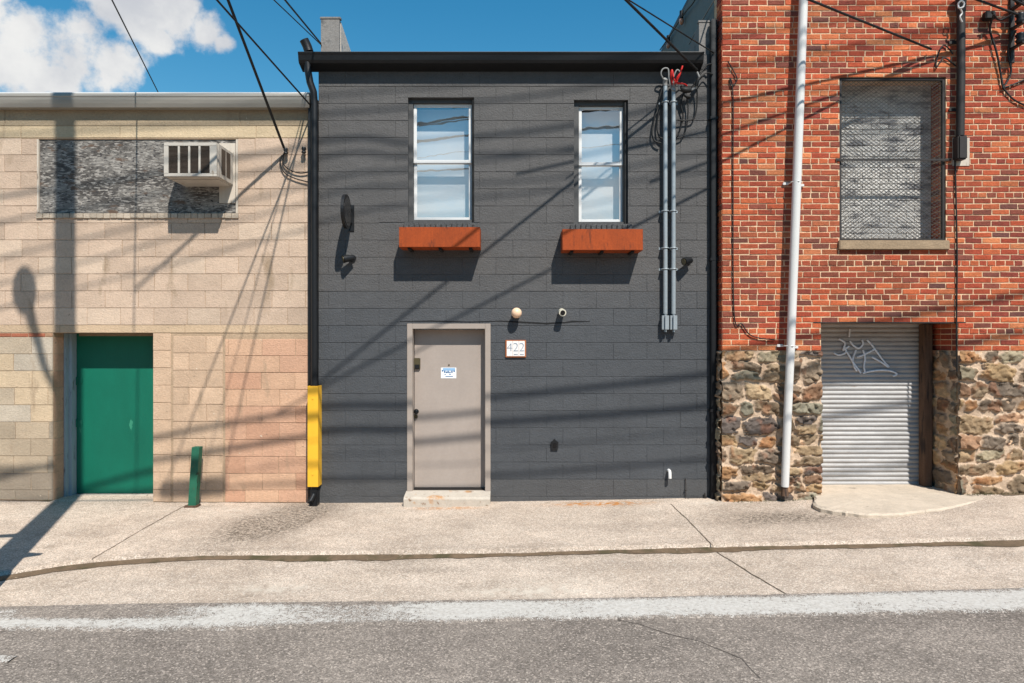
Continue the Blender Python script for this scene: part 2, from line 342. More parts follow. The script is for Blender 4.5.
STONES = [S(150,128,102,KW), S(168,142,110,KW), S(132,116,100,KW), S(176,146,108,KW), S(184,158,124,KW), S(150,130,108,KW), S(160,146,120,KW),
          S(114,102,94,KW), S(186,142,100,KW), S(160,124,96,KW), S(148,140,120,KW), S(134,114,94,KW)]
MORT = S(222,194,166,.68)
def rubble(u0, u1, v0, v1, mapf, seed, parent, botf=None, res=.011, name='stone_base', sc=1.0):
    rs = np.random.RandomState(seed)
    U = np.linspace(u0, u1, max(3, int((u1-u0)/res))); V = np.linspace(v0, v1, max(3, int((v1-v0)/res)))
    uu, vv = np.meshgrid(U, V)
    cu, cv, hw, hh = [], [], [], []
    v = v0-.05
    while v < v1+.05:
        h = rs.uniform(.11, .27)*sc; u = u0-.2-rs.uniform(0,.3)
        while u < u1+.3:
            w = rs.uniform(.16,.52)*sc*(1.0 if h > .14 else .8)
            if h > .19*sc and rs.rand() < .35:
                for q in (.25, .75):
                    cu.append(u+w/2); cv.append(v+h*q); hw.append(w/2*.92); hh.append(h/4*.92)
            else:
                cu.append(u+w/2); cv.append(v+h/2+rs.uniform(-.02,.02)); hw.append(w/2*rs.uniform(.92, 1.02)); hh.append(h/2*rs.uniform(.86,1.03))
            u += w
        v += h
    shp = rs.uniform(-1, 1, (len(cu), 3))*np.array([.22,.22,1])
    wu = uu + (fbm(uu*4, vv*4, seed)-.5)*.09+(fbm(uu*16, vv*16, seed+77)-.5)*.05; wv = vv + (fbm(uu*4+31, vv*4, seed+5)-.5)*.08+(fbm(uu*16, vv*16, seed+87)-.5)*.045
    best = np.full(uu.shape, 9.); bi = np.zeros(uu.shape, int); sec = np.full(uu.shape, 9.)
    for i in range(len(cu)):
        p = 4.0
        a_, b_ = (wu-cu[i])/hw[i], (wv-cv[i])/hh[i]
        k1, k2, k3 = shp[i]
        d = np.maximum(np.maximum(np.abs(a_+k1*b_), np.abs(b_+k2*a_)), np.abs(a_*(1 if k3 > 0 else -1)+b_)*(.62+.2*abs(k3)))
        l = d < best
        sec = np.where(l, best, np.minimum(sec, d)); bi = np.where(l, i, bi); best = np.where(l, d, best)
    nz = fbm(uu*28, vv*28, seed+9)
    m = 1-ss(.82, 1.03, best+(nz-.5)*.45)
    m = m*ss(.03, .16, sec-best)
    rnd = rs.rand(len(cu)); tilt = rs.uniform(-1, 1, (len(cu), 2))
    r = rnd[bi]
    lu = (wu-np.array(cu)[bi]); lv = (wv-np.array(cv)[bi])
    hgt = m*(.018+.030*r + .10*(tilt[bi,0]*lu+tilt[bi,1]*lv) + (fbm(uu*11, vv*14, seed+3)-.5)*.04) + (nz-.5)*.014 + (fbm(uu*4, vv*4, seed+2)-.5)*.02
    # chiselled facets: planes with random tilts on a jittered grid
    fc = .075; gu, gv = np.floor(wu/fc), np.floor(wv/fc); bd = np.full(uu.shape, 9.); fh = np.zeros(uu.shape)
    for du in (-1,0,1):
        for dv in (-1,0,1):
            iu, iv = gu+du, gv+dv
            r1, r2 = vnoise(iu, iv, seed+101), vnoise(iu, iv, seed+102); t1, t2 = vnoise(iu, iv, seed+103)-.5, vnoise(iu, iv, seed+104)-.5
            ex, ey = wu-(iu+r1)*fc, wv-(iv+r2)*fc; dd = ex*ex+ey*ey; l = dd < bd
            bd = np.where(l, dd, bd); fh = np.where(l, (t1*ex+t2*ey)*.8+(r1-.5)*.014, fh)
    hgt = hgt+m*fh
    pal = np.array(STONES)[rs.randint(0, len(STONES), len(cu))]
    pal = pal*rs.uniform(.72, 1.2, (len(cu), 1))
    sc_ = pal[bi]*(0.5+1.0*fbm(uu*9, vv*22, seed+21))[...,None]
    rusty = ss(.56, .7, fbm(uu*7+9, vv*7, seed+33))[...,None]*m[...,None]*.32
    sc_ = sc_*(1-rusty)+np.array(S(176,104,60,KW))*rusty
    mc = np.array(MORT)*(0.8+.4*fbm(uu*12, vv*12, seed+41))[...,None]
    gr = ss(.55,.75,fbm(uu*3, vv*3, seed+51))[...,None]*.5
    mc = mc*(1-gr)+np.array(S(176,146,118,KW))*gr
    mm = ss(.25,.6,m)[...,None]
    C = sc_*mm+mc*(1-mm)
    P = np.zeros(uu.shape+(3,))
    for a in range(uu.shape[0]):
        for b in range(uu.shape[1]):
            P[a,b] = mapf(uu[a,b], vv[a,b], hgt[a,b])
    return grid_obj(name, U, V, P, np.clip(C,0,1), MT['stone'], parent)

# ------------------------------------------------------------------ the ground
def curve(pts, off=0.0, ext=26):
    w = [gp(x, y, off) for x, y in pts]; w.sort()
    X = np.array([-ext]+[p[0] for p in w]+[ext]); Y = np.array([w[0][1]-.12]+[p[1] for p in w]+[w[-1][1]+.05])
    return lambda q: float(np.interp(q, X, Y))
seam = curve([(0,577),(66,566),(110,561.5),(152,559),(203,556.5),(305,555.5),(410,555),(520,553.5),(600,551),(705,548),(858,545),(1024,540.5)])
ltop = curve([(0,608),(127,605),(260,603.5),(500,601),(705,597),(1024,589)])
lbot = curve([(0,629),(100,630),(254,628),(520,619),(807,614.5),(1024,610)])
def strip(name, f0, f1, off, mat, x0=-26, x1=26, step=.05, nv=30, colf=None, wob=0.0, edge=0.0):
    U = np.arange(x0, x1+1e-6, step) if x1-x0 < 20 else np.concatenate([np.arange(x0,-9,1.0), np.arange(-9,9,step), np.arange(9,x1+.1,1.0)])
    V = np.linspace(0, 1, nv)
    P = np.zeros((nv, len(U), 3)); C = np.zeros((nv, len(U), 3))
    for i, X in enumerate(U):
        a = f0(X) + (wob*(float(fbm(np.array(X*6.), np.array(.5), 3))-.5)); b = f1(X) + (wob*(float(fbm(np.array(X*6.), np.array(9.5), 5))-.5))
        for k, t in enumerate(V):
            y = a+(b-a)*t; P[k,i] = (X, y, G(X,y)+off-(edge if k == 0 else 0))
            if colf: C[k,i] = colf(X, y, t)
    o = grid_obj(name, U, V, P, C, mat); tag(o, kind='structure'); return o
def blob(X, y, c, rx, ry):
    d = ((X-c[0])/rx)**2+((y-c[1])/ry)**2
    return math.exp(-d*1.2)
pA, pB, pC, pD = gp(275,520,.03), gp(765,518,.03), gp(600,504,.03), gp(735,502,.03)
pE = gp(300,503,.03); pR = gp(445,508,.03)
_a, _b = gp(308,508,.03), gp(228,546,.03); sA = (_b[0]-_a[0])/(_b[1]-_a[1])
def walk_col(X, y, t):
    r = 1.9*blob(X, y, (pA[0]+.05+sA*(y-pA[1]), pA[1]), .46, .85) + 1.15*blob(X, y, (pB[0]+.2, pB[1]), .85, .32) + .35*blob(X, y, (-5.2,-.1), 1.5, .12)
    g = 1.6*blob(X, y, (pC[0], pC[1]+.02), .5, .09) + .8*blob(X, y, pR, .4, .06)
    b = .9*blob(X, y, pD, .55, .09) + .35*blob(X, y, (-3.2, -.4), .8, .3)
    edge = 1.1*max(0, 1-abs(y-seam(X))/.2)*float(fbm(np.array(X*1.7), np.array(3.3), 28))
    return (min(1, r+edge*.5), min(1, g), min(1, b))
pG, pH = gp(270,588), gp(520,592)
def apron_col(X, y, t):
    return (.35*blob(X, y, gp(430,570), .6, .12)+1.0*max(0, 1-abs(y-seam(X)+.05)/.2)*float(fbm(np.array(X*1.9), np.array(7.3), 38))+.9*max(0, 1-(y-ltop(X))/.10)*.35, 0, .9*blob(X, y, pG, .35, .1)+.9*blob(X, y, pH, .5, .1)+.5*blob(X, y, gp(560,585), .5, .2))
# street: one sheet to the horizon
U = np.concatenate([np.linspace(-400,-12,14), np.arange(-11.5,11.6,.25), np.linspace(12,400,14)]); V = np.concatenate([np.linspace(-400,-20,10), np.arange(-19,4.1,.5), np.linspace(6,400,12)])
P = np.array([[(X, y, base(X)+.012*max(-20, min(4, y))-.045) for X in U] for y in V])
tag(grid_obj('street', U, V, P, np.zeros((len(V), len(U), 3)), MT['asphalt']), kind='structure')
# the street's near sheet is lifted to sit just under the apron
strip('asphalt_lane', lambda X: -12.0, lambda X: ltop(X)-.05, -.008, MT['asphalt'], nv=34)
strip('gutter_apron', lambda X: lbot(X)+.10, lambda X: seam(X)+.03, -.002, MT['apron'], nv=34, colf=apron_col)
strip('sidewalk', seam, lambda X: .75, .028, MT['walk'], nv=64, colf=walk_col, wob=.03, edge=.05)
def line_col(X, y, t):
    worn = .9*blob(X, 0, (-3.15, 0), .75, 1)*ss(.30,.6,t) + .35*blob(X, 0, (-1.2,0), .5, 1) + .35
    e = max(0, .2-min(t, 1-t))*3.0
    return (worn+e, 0, 0)
strip('road_line', lambda X: lbot(X)-.02, lambda X: ltop(X)+.02, .003, MT['line'], nv=14, colf=lambda X,y,t: line_col(X,y,t), wob=.03, edge=.010)
q0, q1 = gp(-60,660), gp(22,655)
strip('road_line', lambda X: q0[1]-.03, lambda X: q0[1]+.06, .003, MT['line'], x0=q0[0]-1.2, x1=q1[0], step=.05, nv=8, colf=lambda X,y,t: (.3+.6*max(0,.2-min(t,1-t))+(.5 if X > q1[0]-.08 else 0),0,0), wob=.03, edge=.010)
def dirt_w(X): return .030+.15*float(fbm(np.array(X*1.1), np.array(2.), 8))**1.3+.04*float(fbm(np.array(X*9.), np.array(5.), 18))+.03*math.exp(-((X+4.0)/.8)**2)
strip('gutter_seam', lambda X: seam(X)-dirt_w(X), lambda X: seam(X)+.012, .003, MT['earth'], nv=5, wob=.055)
def ribbon(name, pts, w, off, mat, closed=False):
    ps = [gp(x, y, off) for x, y in pts]; fine = []
    for (a, b), (c, d) in zip(ps[:-1], ps[1:]):
        n = max(2, int(math.hypot(c-a, d-b)/.06))
        for i in range(n): fine.append((a+(c-a)*i/n, b+(d-b)*i/n))
    fine.append(ps[-1]); mb = MB(); vs = []
    for i, (X, y) in enumerate(fine):
        a = fine[max(0, i-1)]; b = fine[min(len(fine)-1, i+1)]
        dx, dy = b[0]-a[0], b[1]-a[1]; l = math.hypot(dx, dy) or 1
        q = random.uniform(-.004, .004); ww = w*random.uniform(.6, 1.3)
        for s in (-1, 1):
            xx, yy = X-dy/l*(s*ww/2+q), y+dx/l*(s*ww/2+q); vs.append((xx, yy, G(xx,yy)+off))
    mb.add(vs, [(2*i, 2*i+1, 2*i+3, 2*i+2) for i in range(len(fine)-1)])
    return tag(mb.build(name, mat), kind='structure')
ribbon('pavement_joint', [(671,504),(690,522),(713,546)], .012, .031, MT['joint'])
ribbon('pavement_joint', [(717,552),(752,574),(780,590),(797,600)], .012, .002, MT['joint'])
ribbon('pavement_joint', [(186,505),(150,525),(92,559)], .011, .031, MT['joint'])
ribbon('road_crack', [(600,616),(640,624),(668,634),(700,641),(742,659),(760,678)], .007, -.005, MT['roadjoint'])

# ------------------------------------------------------------------ TAN BLOCK BUILDING (left)
tanb = thing('block_building', 'low tan concrete block building with green door and pale metal gutter', 'building')
yL = .03
def LX(x): return PX(x, yL)
def LZ(y): return PZ(y, yL)
xl0, xl1 = -11.0, LX(311)
dr = (LX(53), LX(153), -.2, LZ(333))
pn = (LX(38), LX(238), LZ(213.5), LZ(139))
holes = [dr, pn]
mb = MB()
for r in sub_rects([(xl0, xl1, -.25, LZ(100))], [dr, pn]): mb.box(r[0], r[1], yL+.0045, yL+.45, r[2], r[3], col=S(206,178,148,.66))
mb.box(pn[0], pn[1], yL+.08, yL+.44, pn[2], pn[3], col=S(120,110,100,KW))
T1, T2, T3 = S(222,195,171,.70), S(212,186,163,.70), S(226,201,177,.70)
def tcol(u, w):
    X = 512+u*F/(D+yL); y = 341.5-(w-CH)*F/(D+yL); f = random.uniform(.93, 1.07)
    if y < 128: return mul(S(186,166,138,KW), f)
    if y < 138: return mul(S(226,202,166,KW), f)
    if y < 325: return mul(random.choice((T1,T1,T2,T3)), f)
    if y < 334: return mul(S(216,188,156,KW), f)
    if X < 56:
        q = random.random()
        if y > 468: return mul(S(162,148,130,KW), f)
        if y > 415: return mul(random.choice((S(190,172,148,KW), S(200,180,154,KW), S(176,162,142,KW))), f)
        return mul(S(220,196,164,KW) if q < .66 else S(200,182,158,KW) if q < .85 else S(210,196,176,KW), f)
    if X > 223: return mul(random.choice((S(222,176,146,KW), S(216,168,138,KW), S(226,184,152,KW))), f)
    return mul(S(224,192,162,KW), f)
def rows_between(ytop, ybot, n, lw, x0, x1, off=0):
    z0, z1 = LZ(ybot), LZ(ytop); out = []
    for i in range(n):
        a = z0+(z1-z0)*i/n; b = z0+(z1-z0)*(i+1)/n
        s = x0+off-(lw/2 if i % 2 else 0)
        us = [x0]+[q for q in np.arange(s, x1, lw)+np.random.uniform(-.012,.012) if x0+.04 < q < x1-.04]+[x1]
        out.append((a, b, us))
    return out
kw = dict(j=.0028, deep=.006, bev=.003, jit=.0018)
fr = front(yL)
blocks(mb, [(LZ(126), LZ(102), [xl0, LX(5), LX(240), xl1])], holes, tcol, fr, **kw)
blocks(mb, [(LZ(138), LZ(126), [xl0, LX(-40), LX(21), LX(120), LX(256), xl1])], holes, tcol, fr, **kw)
blocks(mb, rows_between(138, 325, 11, .407, xl0, xl1, .13), holes, tcol, fr, **kw)
blocks(mb, [(LZ(333), LZ(325), [xl0, LX(-120), LX(-20), LX(60), LX(185), LX(250), xl1])], holes, tcol, fr, **kw)
# thin strip of red brick under the band, at the far left
def redrow(u, w): return mul(random.choice((S(192,120,90,KW), S(204,160,126,KW), S(186,112,84,KW))), random.uniform(.85, 1.1))
blocks(mb, [(LZ(337), LZ(333), list(np.arange(-8, LX(53), .21))+[LX(53)])], [], redrow, fr, j=.004, deep=.009, bev=.003, jit=.002)
blocks(mb, rows_between(337, 507, 10, .407, xl0, LX(53), .05), holes, tcol, fr, **kw)
blocks(mb, rows_between(333, 507, 10, .8, LX(153), LX(171), 0), holes, tcol, fr, **kw)
blocks(mb, rows_between(336, 507, 10, .407, LX(173), LX(223), .2), holes, tcol, fr, **kw)
blocks(mb, rows_between(339, 507, 10, .407, LX(225), xl1, .25), holes, tcol, fr, **kw)
# brick reveals of the door opening
rr = [(a, b, [yL+.01, yL+.36]) for a, b, _ in rows_between(337, 507, 10, .4, 0, 1)]
blocks(mb, rr, [], tcol, facing_right(dr[0]), **kw)
mb.build('wall', MT['tan'], tanb, fix=False)
# dirty grey sill below the panel, top lintel
mb = MB()
n = 30; xs = np.linspace(LX(37), LX(239), n+1)
for i in range(n): mb.box(xs[i]+.002, xs[i+1]-.002, yL-.022+random.uniform(-.004,.004), yL+.03, LZ(218.5)+random.uniform(-.004,.004), LZ(213.5), col=mul(S(206,190,170,KW), random.uniform(.85,1.05)), bev=.004)
mb.build('sill', MT['tan'], tanb)
mb = MB(); mb.box(pn[0]+.012, pn[1]-.03, yL+.018, yL+.045, pn[2]+.004, pn[3]-.006)
wb = mb.build('window_board', MT['board'], tanb)
mb = MB(); mb.box(pn[1]-.028, pn[1]-.002, yL+.002, yL+.05, pn[2]+.003, pn[3]-.002, bev=.003); mb.build('board_frame', MT['woodwhite'], wb)
mb = MB(); mb.box(pn[0]-.012, pn[0]+.010, yL-.006, yL+.04, pn[2]+.01, pn[3]-.003, bev=.003); mb.build('board_frame', MT['woodwhite'], wb)
mb = MB(); mb.box(LX(219), LX(236)-.012, yL+.006, yL+.0178, LZ(203), LZ(143))
mb.build('filler_board', MT['woodwhite'], wb)
# roof, gutter
mb = MB(); mb.box(xl0, xl1, yL+.02, 9, LZ(99), LZ(95.5)); mb.build('roof', MT['roof'], tanb)
mb = MB(); mb.box(xl0, xl1, 8.6, 9, -.3, LZ(100)); mb.box(xl0, xl0+.3, yL+.3, 8.6, -.3, LZ(100)); mb.build('rear_wall', MT['tan'], tanb)
gy = yL-.13
def g2(y): return PZ(y, gy)
mb = MB()
sag = lambda X: -.020*(X-LX(308))/4.0*0
prof = [(yL-.005, g2(106.5)), (gy+.03, g2(106.5)), (gy+.012, g2(103)), (gy, g2(99.5)), (gy-.004, g2(97)), (gy-.010, g2(96.5)), (gy-.010, g2(94.7)), (gy+.012, g2(94.2)), (gy+.02, g2(92.8)), (yL-.005, g2(92.2))]
mb.prism(prof, 'x', xl0, PX(309, gy))
gt = mb.build('gutter', MT['greymetal'], tanb)
mb = MB(); mb.box(xl0, PX(309, gy), gy+.021, gy+.04, g2(92.6), g2(91.6)); mb.build('drip_edge', MT['white'], gt)
# green door
yd = yL+.34
mb = MB(); mb.box(dr[0]+.07, dr[1]+.02, yd, yd+.05, PZ(493.5, yd), dr[3]+.02, bev=.004)
gd = mb.build('door', MT['greendoor'], tanb)
for yy in (381, 423):
    mb = MB(); zc = PZ(yy, yd); mb.box(dr[0]+.075, dr[0]+.15, yd-.008, yd-.001, zc-.03, zc+.03, bev=.002); mb.tube([(dr[0]+.078, yd-.008, zc-.05), (dr[0]+.078, yd-.008, zc+.05)], .010)
    mb.build('hinge', MT['greendoor'], gd)
mb = MB(); mb.box(dr[0]+.004, dr[0]+.03, yL+.19, yd+.05, -.1, dr[3]-.001, bev=.004); mb.box(dr[0]+.0305, dr[0]+.068, yL+.25, yd+.05, -.1, dr[3]-.002, bev=.004)
mb.build('door_frame', MT['bluejamb'], tanb)
mb = MB(); mb.box(dr[0]+.12, dr[1]+.0, yd-.07, yd+.06, -.12, PZ(494.5, yd-.05), bev=.006); mb.build('door_sill', MT['woodwhite'], tanb)
mb = MB(); mb.box(dr[0]+.119, dr[1]+.03, yd-.03, yd+.06, dr[3]-.035, dr[3]-.001, bev=.003); mb.build('door_head', MT['ledge'], tanb)

# air conditioner
d = .45; ya = yL-d
ac = thing('air_conditioner', 'dirty white window air conditioner jutting from the peeling grey board', 'air conditioner')
ax0, ax1, az0, az1 = PX(163.5,ya), PX(217,ya), PZ(177.5,ya), PZ(142,ya)
mb = MB(); t = .03
mb.box(ax0, ax1, ya+.03, yL+.02, az0+.012, az1, bev=.01)
mb.box(ax0+.03, ax1-.03, ya+.12, yL+.02, az0+.0, az0+.02)
mb.build('casing', MT['acwhite'], ac)
mb = MB()
mb.box(ax0+.004, ax1-.004, ya+.0, ya+.0295, az1-.045, az1-.004, bev=.004); mb.box(ax0+.004, ax1-.004, ya, ya+.0295, az0+.012, az0+.05, bev=.004)
mb.box(ax0+.004, ax0+.055, ya+.001, ya+.0295, az0+.05, az1-.045); mb.box(ax1-.085, ax1-.004, ya+.001, ya+.0295, az0+.05, az1-.045)
gx0, gx1 = ax0+.055, ax1-.085
for i in (1,2,3):
    x = gx0+(gx1-gx0)*i/4; mb.box(x-.011, x+.011, ya+.003, ya+.029, az0+.05, az1-.045)
mb.build('front_frame', MT['acwhite'], ac)
mb = MB()
for i in range(22):
    z = az0+.052+(az1-az0-.10)*i/22; mb.box(gx0, gx1, ya+.013, ya+.0285, z, z+.006)
mb.build('grille', MT['acdark'], ac)
mb = MB()
mb.box(ax1-.002, ax1+.003, ya+.12, ya+.23, az0+.07, az1-.04); mb.box(ax1-.002, ax1+.003, ya+.26, ya+.37, az0+.07, az1-.04)
mb.build('side_louvre', MT['acdark'], ac)

# ------------------------------------------------------------------ DARK GREY BUILDING (middle)
gb = thing('block_building', 'two storey dark grey painted block building with taupe entrance door', 'building')
def gx(x): return PX(x)
def gz(y): return PZ(y)
w1 = (gx(408), gx(474), gz(222.5), gz(97.5)); w2 = (gx(574), gx(628), gz(224), gz(100)); dh = (gx(411), gx(487), -.3, gz(327))
HS = [w1, w2, dh]; X0, X1 = gx(318.5), gx(719)
mb = MB()
for r in sub_rects([(X0, X1, -.2, gz(54))], HS): mb.box(r[0], r[1], .004, .32, r[2], r[3], col=S(86,87,89,KW))
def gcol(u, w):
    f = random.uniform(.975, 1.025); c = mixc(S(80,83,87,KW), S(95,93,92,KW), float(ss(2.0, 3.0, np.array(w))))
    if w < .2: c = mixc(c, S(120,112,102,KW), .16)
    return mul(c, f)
ch = .2075; rows = []; z = -.16
i = 0
while z < gz(56):
    s = X0-(.2 if i % 2 else 0)+.12
    us = [X0]+[q for q in np.arange(s, X1, .407) if X0+.03 < q < X1-.03]+[X1]
    rows.append((z, min(z+ch, gz(55)), us)); z += ch; i += 1
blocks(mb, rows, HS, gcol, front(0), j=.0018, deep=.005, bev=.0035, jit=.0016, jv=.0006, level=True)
# stepped crack above the door and camera, as a line of dark slivers
mb.build('wall', MT['grey'], gb, fix=False)
mb = MB(); cp = [(400,321.5),(430,321),(470,322),(500,321),(518,322),(545,323.5),(566,322.5),(572,321.5),(590,321.5)]
vs = []
for i, (x, y) in enumerate(cp):
    a = px(x, y); ww = (.003, .007, .006, .005, .009, .010, .007, .010, .003)[i]
    vs += [(a[0], -.0045, a[1]-ww), (a[0], -.0045, a[1]+ww)]
mb.add(vs, [(2*i, 2*i+2, 2*i+3, 2*i+1) for i in range(len(cp)-1)])
mb.build('crack', MT['blackmatte'], gb)
mb = MB(); mb.box(X0, X1, .32, 9, gz(56), gz(52.5)); mb.build('roof', MT['roof'], gb)
mb = MB(); mb.box(X0, X1, 8.7, 9, -.3, gz(56)); mb.box(X0, X0+.28, .32, 8.7, -.3, gz(56)); mb.build('rear_wall', MT['grey'], gb)
# eaves gutter
ge = -.18
def e(y): return PZ(y, ge)
mb = MB(); mb.prism([(.004, e(66)), (ge+.03, e(62)), (ge+.012, e(59.5)), (ge, e(55)), (ge-.012, e(52.5)), (ge-.008, e(51.8)), (.004, e(51.2))], 'x', PX(298, ge), PX(704, ge))
gt = mb.build('gutter', MT['black'], gb)
mb = MB(); mb.box(PX(322,-.1), PX(700,-.1), ge+.03, .3, e(51.1), e(50.4)); mb.build('drip_edge', MT['greymetal'], gt)
mb = MB(); mb.box(gx(321), gx(337), -.03, .004, gz(68), gz(64.5)); mb.build('rafter_end', MT['woodwhite'], gt)
mb = MB(); mb.tube([(PX(309,-.1), -.10, PZ(52,-.1)), (PX(307,-.1), -.10, PZ(46,-.1)), (PX(304.5,-.1), -.12, PZ(40.5,-.1))], .055, 14); mb.build('vent_pipe', MT['black'], gb)
# left downspout with offset
mb = MB(); mb.tube([(PX(307.5,-.13), -.12, PZ(62,-.13)), (PX(308,-.13), -.12, PZ(72,-.13)), (PX(310,-.12), -.12, PZ(82,-.13)), (PX(313.5,-.1), -.10, PZ(92,-.1)), (PX(314.5,-.1), -.10, PZ(104,-.1)), (PX(314.5,-.1), -.10, PZ(250,-.1)), (PX(314.5,-.1), -.10, PZ(497,-.1))], .042, 14)
mb.build('downspout', MT['black'], gb)
mb = MB(); mb.box(gx(309.5), gx(318), -.055, .03, gz(500), gz(100)); mb.build('corner_trim', MT['black'], gb)
# right downspout, square
mb = MB(); mb.box(PX(711.5,-.09), PX(717,-.09), -.09, -.005, gz(498), gz(22), bev=.008)
for yy in (120, 260, 410): mb.box(PX(710.6,-.093), PX(718,-.093), -.094, -.004, gz(yy+1.5), gz(yy-1.5), bev=.002)
mb.build('downspout', MT['black'], gb)
# parapet stubs at both ends
for (a, b, top) in ((320.5, 340, 18.5), (699.5, 716, 22)):
    x0, x1, zt, zb = gx(a), gx(b), gz(top), gz(53)
    mb = MB(); mb.box(x0, x1-.012, .02, .06, zb-.1, zt)
    mb.prism([(.06, zb-.1), (2.4, zb-.1), (1.5, zb+.04), (.06, zt-.002)], 'x', x0+.003, x1-.012)
    mb.box(x0-.012, x1+.004, .012, .075, zt+.001, zt+.03, bev=.006)
    p = mb.build('parapet', MT['stubgrey'], gb)
    if a < 400:
        mb = MB(); mb.prism([(.062, zb-.1), (2.3, zb-.1), (1.45, zb+.03), (.062, zt-.012)], 'x', x1-.0118, x1-.004); mb.build('limewash_face', MT['stublight'], p)

def window(r, parent, sides):
    x0, x1, z0, z1 = r; sx0, sx1, sz0, sz1 = sides; y = .085
    mb = MB()
    mb.box(x0-.02, sx0, y-.035, .30, z0-.0, z1); mb.box(sx1, x1+.02, y-.035, .30, z0, z1)
    mb.box(sx0, sx1, y-.035, .30, sz1, z1); mb.box(sx0, sx1, y-.05, .30, z0-.0, sz0)
    w = mb.build('window', MT['casing'], parent)
    zm = sz0+(sz1-sz0)*.505; t = .038
    for (a, b, yy, nm) in ((zm-.02, sz1-.002, y-.002, 'upper'), (sz0+.002, zm+.02, y+.026, 'lower')):
        mb = MB(); p, q = sx0+.002, sx1-.002
        mb.box(p, p+t, yy, yy+.026, a, b, bev=.004); mb.box(q-t, q, yy, yy+.026, a, b, bev=.004)
        mb.box(p+t-.002, q-t+.002, yy+.001, yy+.025, a, a+t+.004, bev=.004); mb.box(p+t-.002, q-t+.002, yy+.001, yy+.025, b-t, b, bev=.004)
        mb.build('sash', MT['white'], w)
        mb = MB(); mb.add([(p+t-.004, yy+.013, a+t-.004), (q-t+.004, yy+.013, a+t-.004), (q-t+.004, yy+.013, b-t+.004), (p+t-.004, yy+.013, b-t+.004)], [(0,1,2,3)])
        mb.build('pane', MT['glass'], w, fix=False)
    mb = MB(); mb.box(sx0+.012, sx1-.012, y+.17, y+.18, sz0+.01, sz1-.01); mb.build('blind', MT['blind'], w)
    mb = MB(); mb.box(x0-.05, x1+.05, .325, .34, z0-.1, z1+.1); mb.build('backing', MT['blackmatte'], w)
    # rowlock sill
    mb = MB(); n = int((x1-x0+.1)/.062); xs = np.linspace(x0-.05, x1+.05, n+1)
    for i in range(n): mb.box(xs[i]+.004, xs[i+1]-.004, -.03+random.uniform(-.006,.006), .05, z0-.085, z0-.004+random.uniform(-.006,.006), col=mul(S(88,88,88,KW), random.uniform(.9,1.1)), bev=.006)
    mb.build('sill', MT['grey'], w)
window(w1, gb, (PX(413.5,.085), PX(472,.085), PZ(220.5,.085), PZ(104,.085)))
window(w2, gb, (PX(578.5,.085), PX(623,.085), PZ(222.5,.085), PZ(106.5,.085)))
mb = MB(); mb.tube([(gx(625.5), .03, w2[2]), (gx(625.5), .03, w2[3]-.02)], .014); mb.build('cable', MT['wire'], gb); mb = MB(); mb.tube([(gx(473), .03, w1[2]), (gx(473), .03, w1[3]-.02)], .014); mb.build('cable', MT['wire'], gb)

# planters
def planter(x0p, x1p, yt, yb, label):
    yf = -.29; x0, x1, z0, z1 = PX(x0p,yf), PX(x1p,yf), PZ(yb,yf), PZ(yt,yf)
    p = thing('window_box', label, 'window box', 'rusty window boxes under the windows')
    mb = MB(); t = .006
    mb.box(x0, x1, yf, yf+t, z0, z1, bev=.002); mb.box(x0, x1, -.012, -.006, z0, z1)
    mb.box(x0, x0+t, yf+t, -.012, z0, z1); mb.box(x1-t, x1, yf+t, -.012, z0, z1); mb.box(x0+t, x1-t, yf+t, -.012, z0, z0+t)
    mb.box(x0+t, x1-t, yf+t, yf+.03, z1-.006, z1-.001)
    mb.build('box', MT['rust'], p)
    for q in (.12, .5, .88):
        x = x0+(x1-x0)*q; mb = MB(); mb.prism([(-.004, z0-.004), (yf+.03, z0-.004), (yf+.03, z0-.02), (-.03, z0-.026), (-.004, z0-.026)], 'x', x-.018, x+.018); mb.build('bracket', MT['blackmatte'], p)
planter(399, 480, 227, 247, 'rusty steel window box under the wider window, above the entrance door')
planter(562.5, 643, 229, 250, 'rusty steel window box under the narrower window, beside the conduits')

# entrance door
mb = MB(); yf = -.018; fx0, fx1, fz1 = PX(407,yf), PX(490.5,yf), PZ(323.5,yf)
fw = .066
mb.box(fx0, fx0+fw, yf, .16, -.05, fz1, bev=.004); mb.box(fx1-fw, fx1, yf, .16, -.05, fz1, bev=.004); mb.box(fx0+fw-.001, fx1-fw+.001, yf+.001, .16, fz1-fw, fz1-.0005, bev=.004)
mb.build('door_frame', MT['taupeframe'], gb)
yd = .135; zb = PZ(487.5, yd)
mb = MB(); mb.box(fx0+fw+.004, fx1-fw-.004, yd, yd+.045, zb, fz1-fw-.005, bev=.003)
dd = mb.build('door', MT['taupe'], gb)
mb = MB(); mb.box(PX(414,yd), PX(420.5,yd), yd-.03, yd-.001, PZ(369,yd), PZ(358,yd), bev=.006); k = mb.build('keypad', MT['keypad'], dd)
mb = MB(); mb.box(PX(415,yd), PX(419.8,yd), yd-.034, yd-.0305, PZ(368.5,yd), PZ(364.5,yd), bev=.001); mb.build('keypad_cover', MT['black'], dd); mb = MB(); mb.tube([(PX(417,yd), yd-.001, PZ(411,yd)), (PX(417,yd), yd-.05, PZ(411,yd)), ], .018, 12); mb.ball((PX(417,yd), yd-.06, PZ(411,yd)), (.032,.026,.032)); mb.build('door_knob', MT['black'], dd); mb = MB(); mb.tube([(PX(416,yd), yd-.001, PZ(416.5,yd)), (PX(416,yd), yd-.014, PZ(416.5,yd))], .024, 12)
mb.build('lock', MT['keypad'], dd)
mb = MB(); mb.tube([(PX(449,yd), yd, PZ(365,yd)), (PX(449,yd), yd-.006, PZ(365,yd))], .010, 10); mb.build('peephole', MT['keypad'], dd)
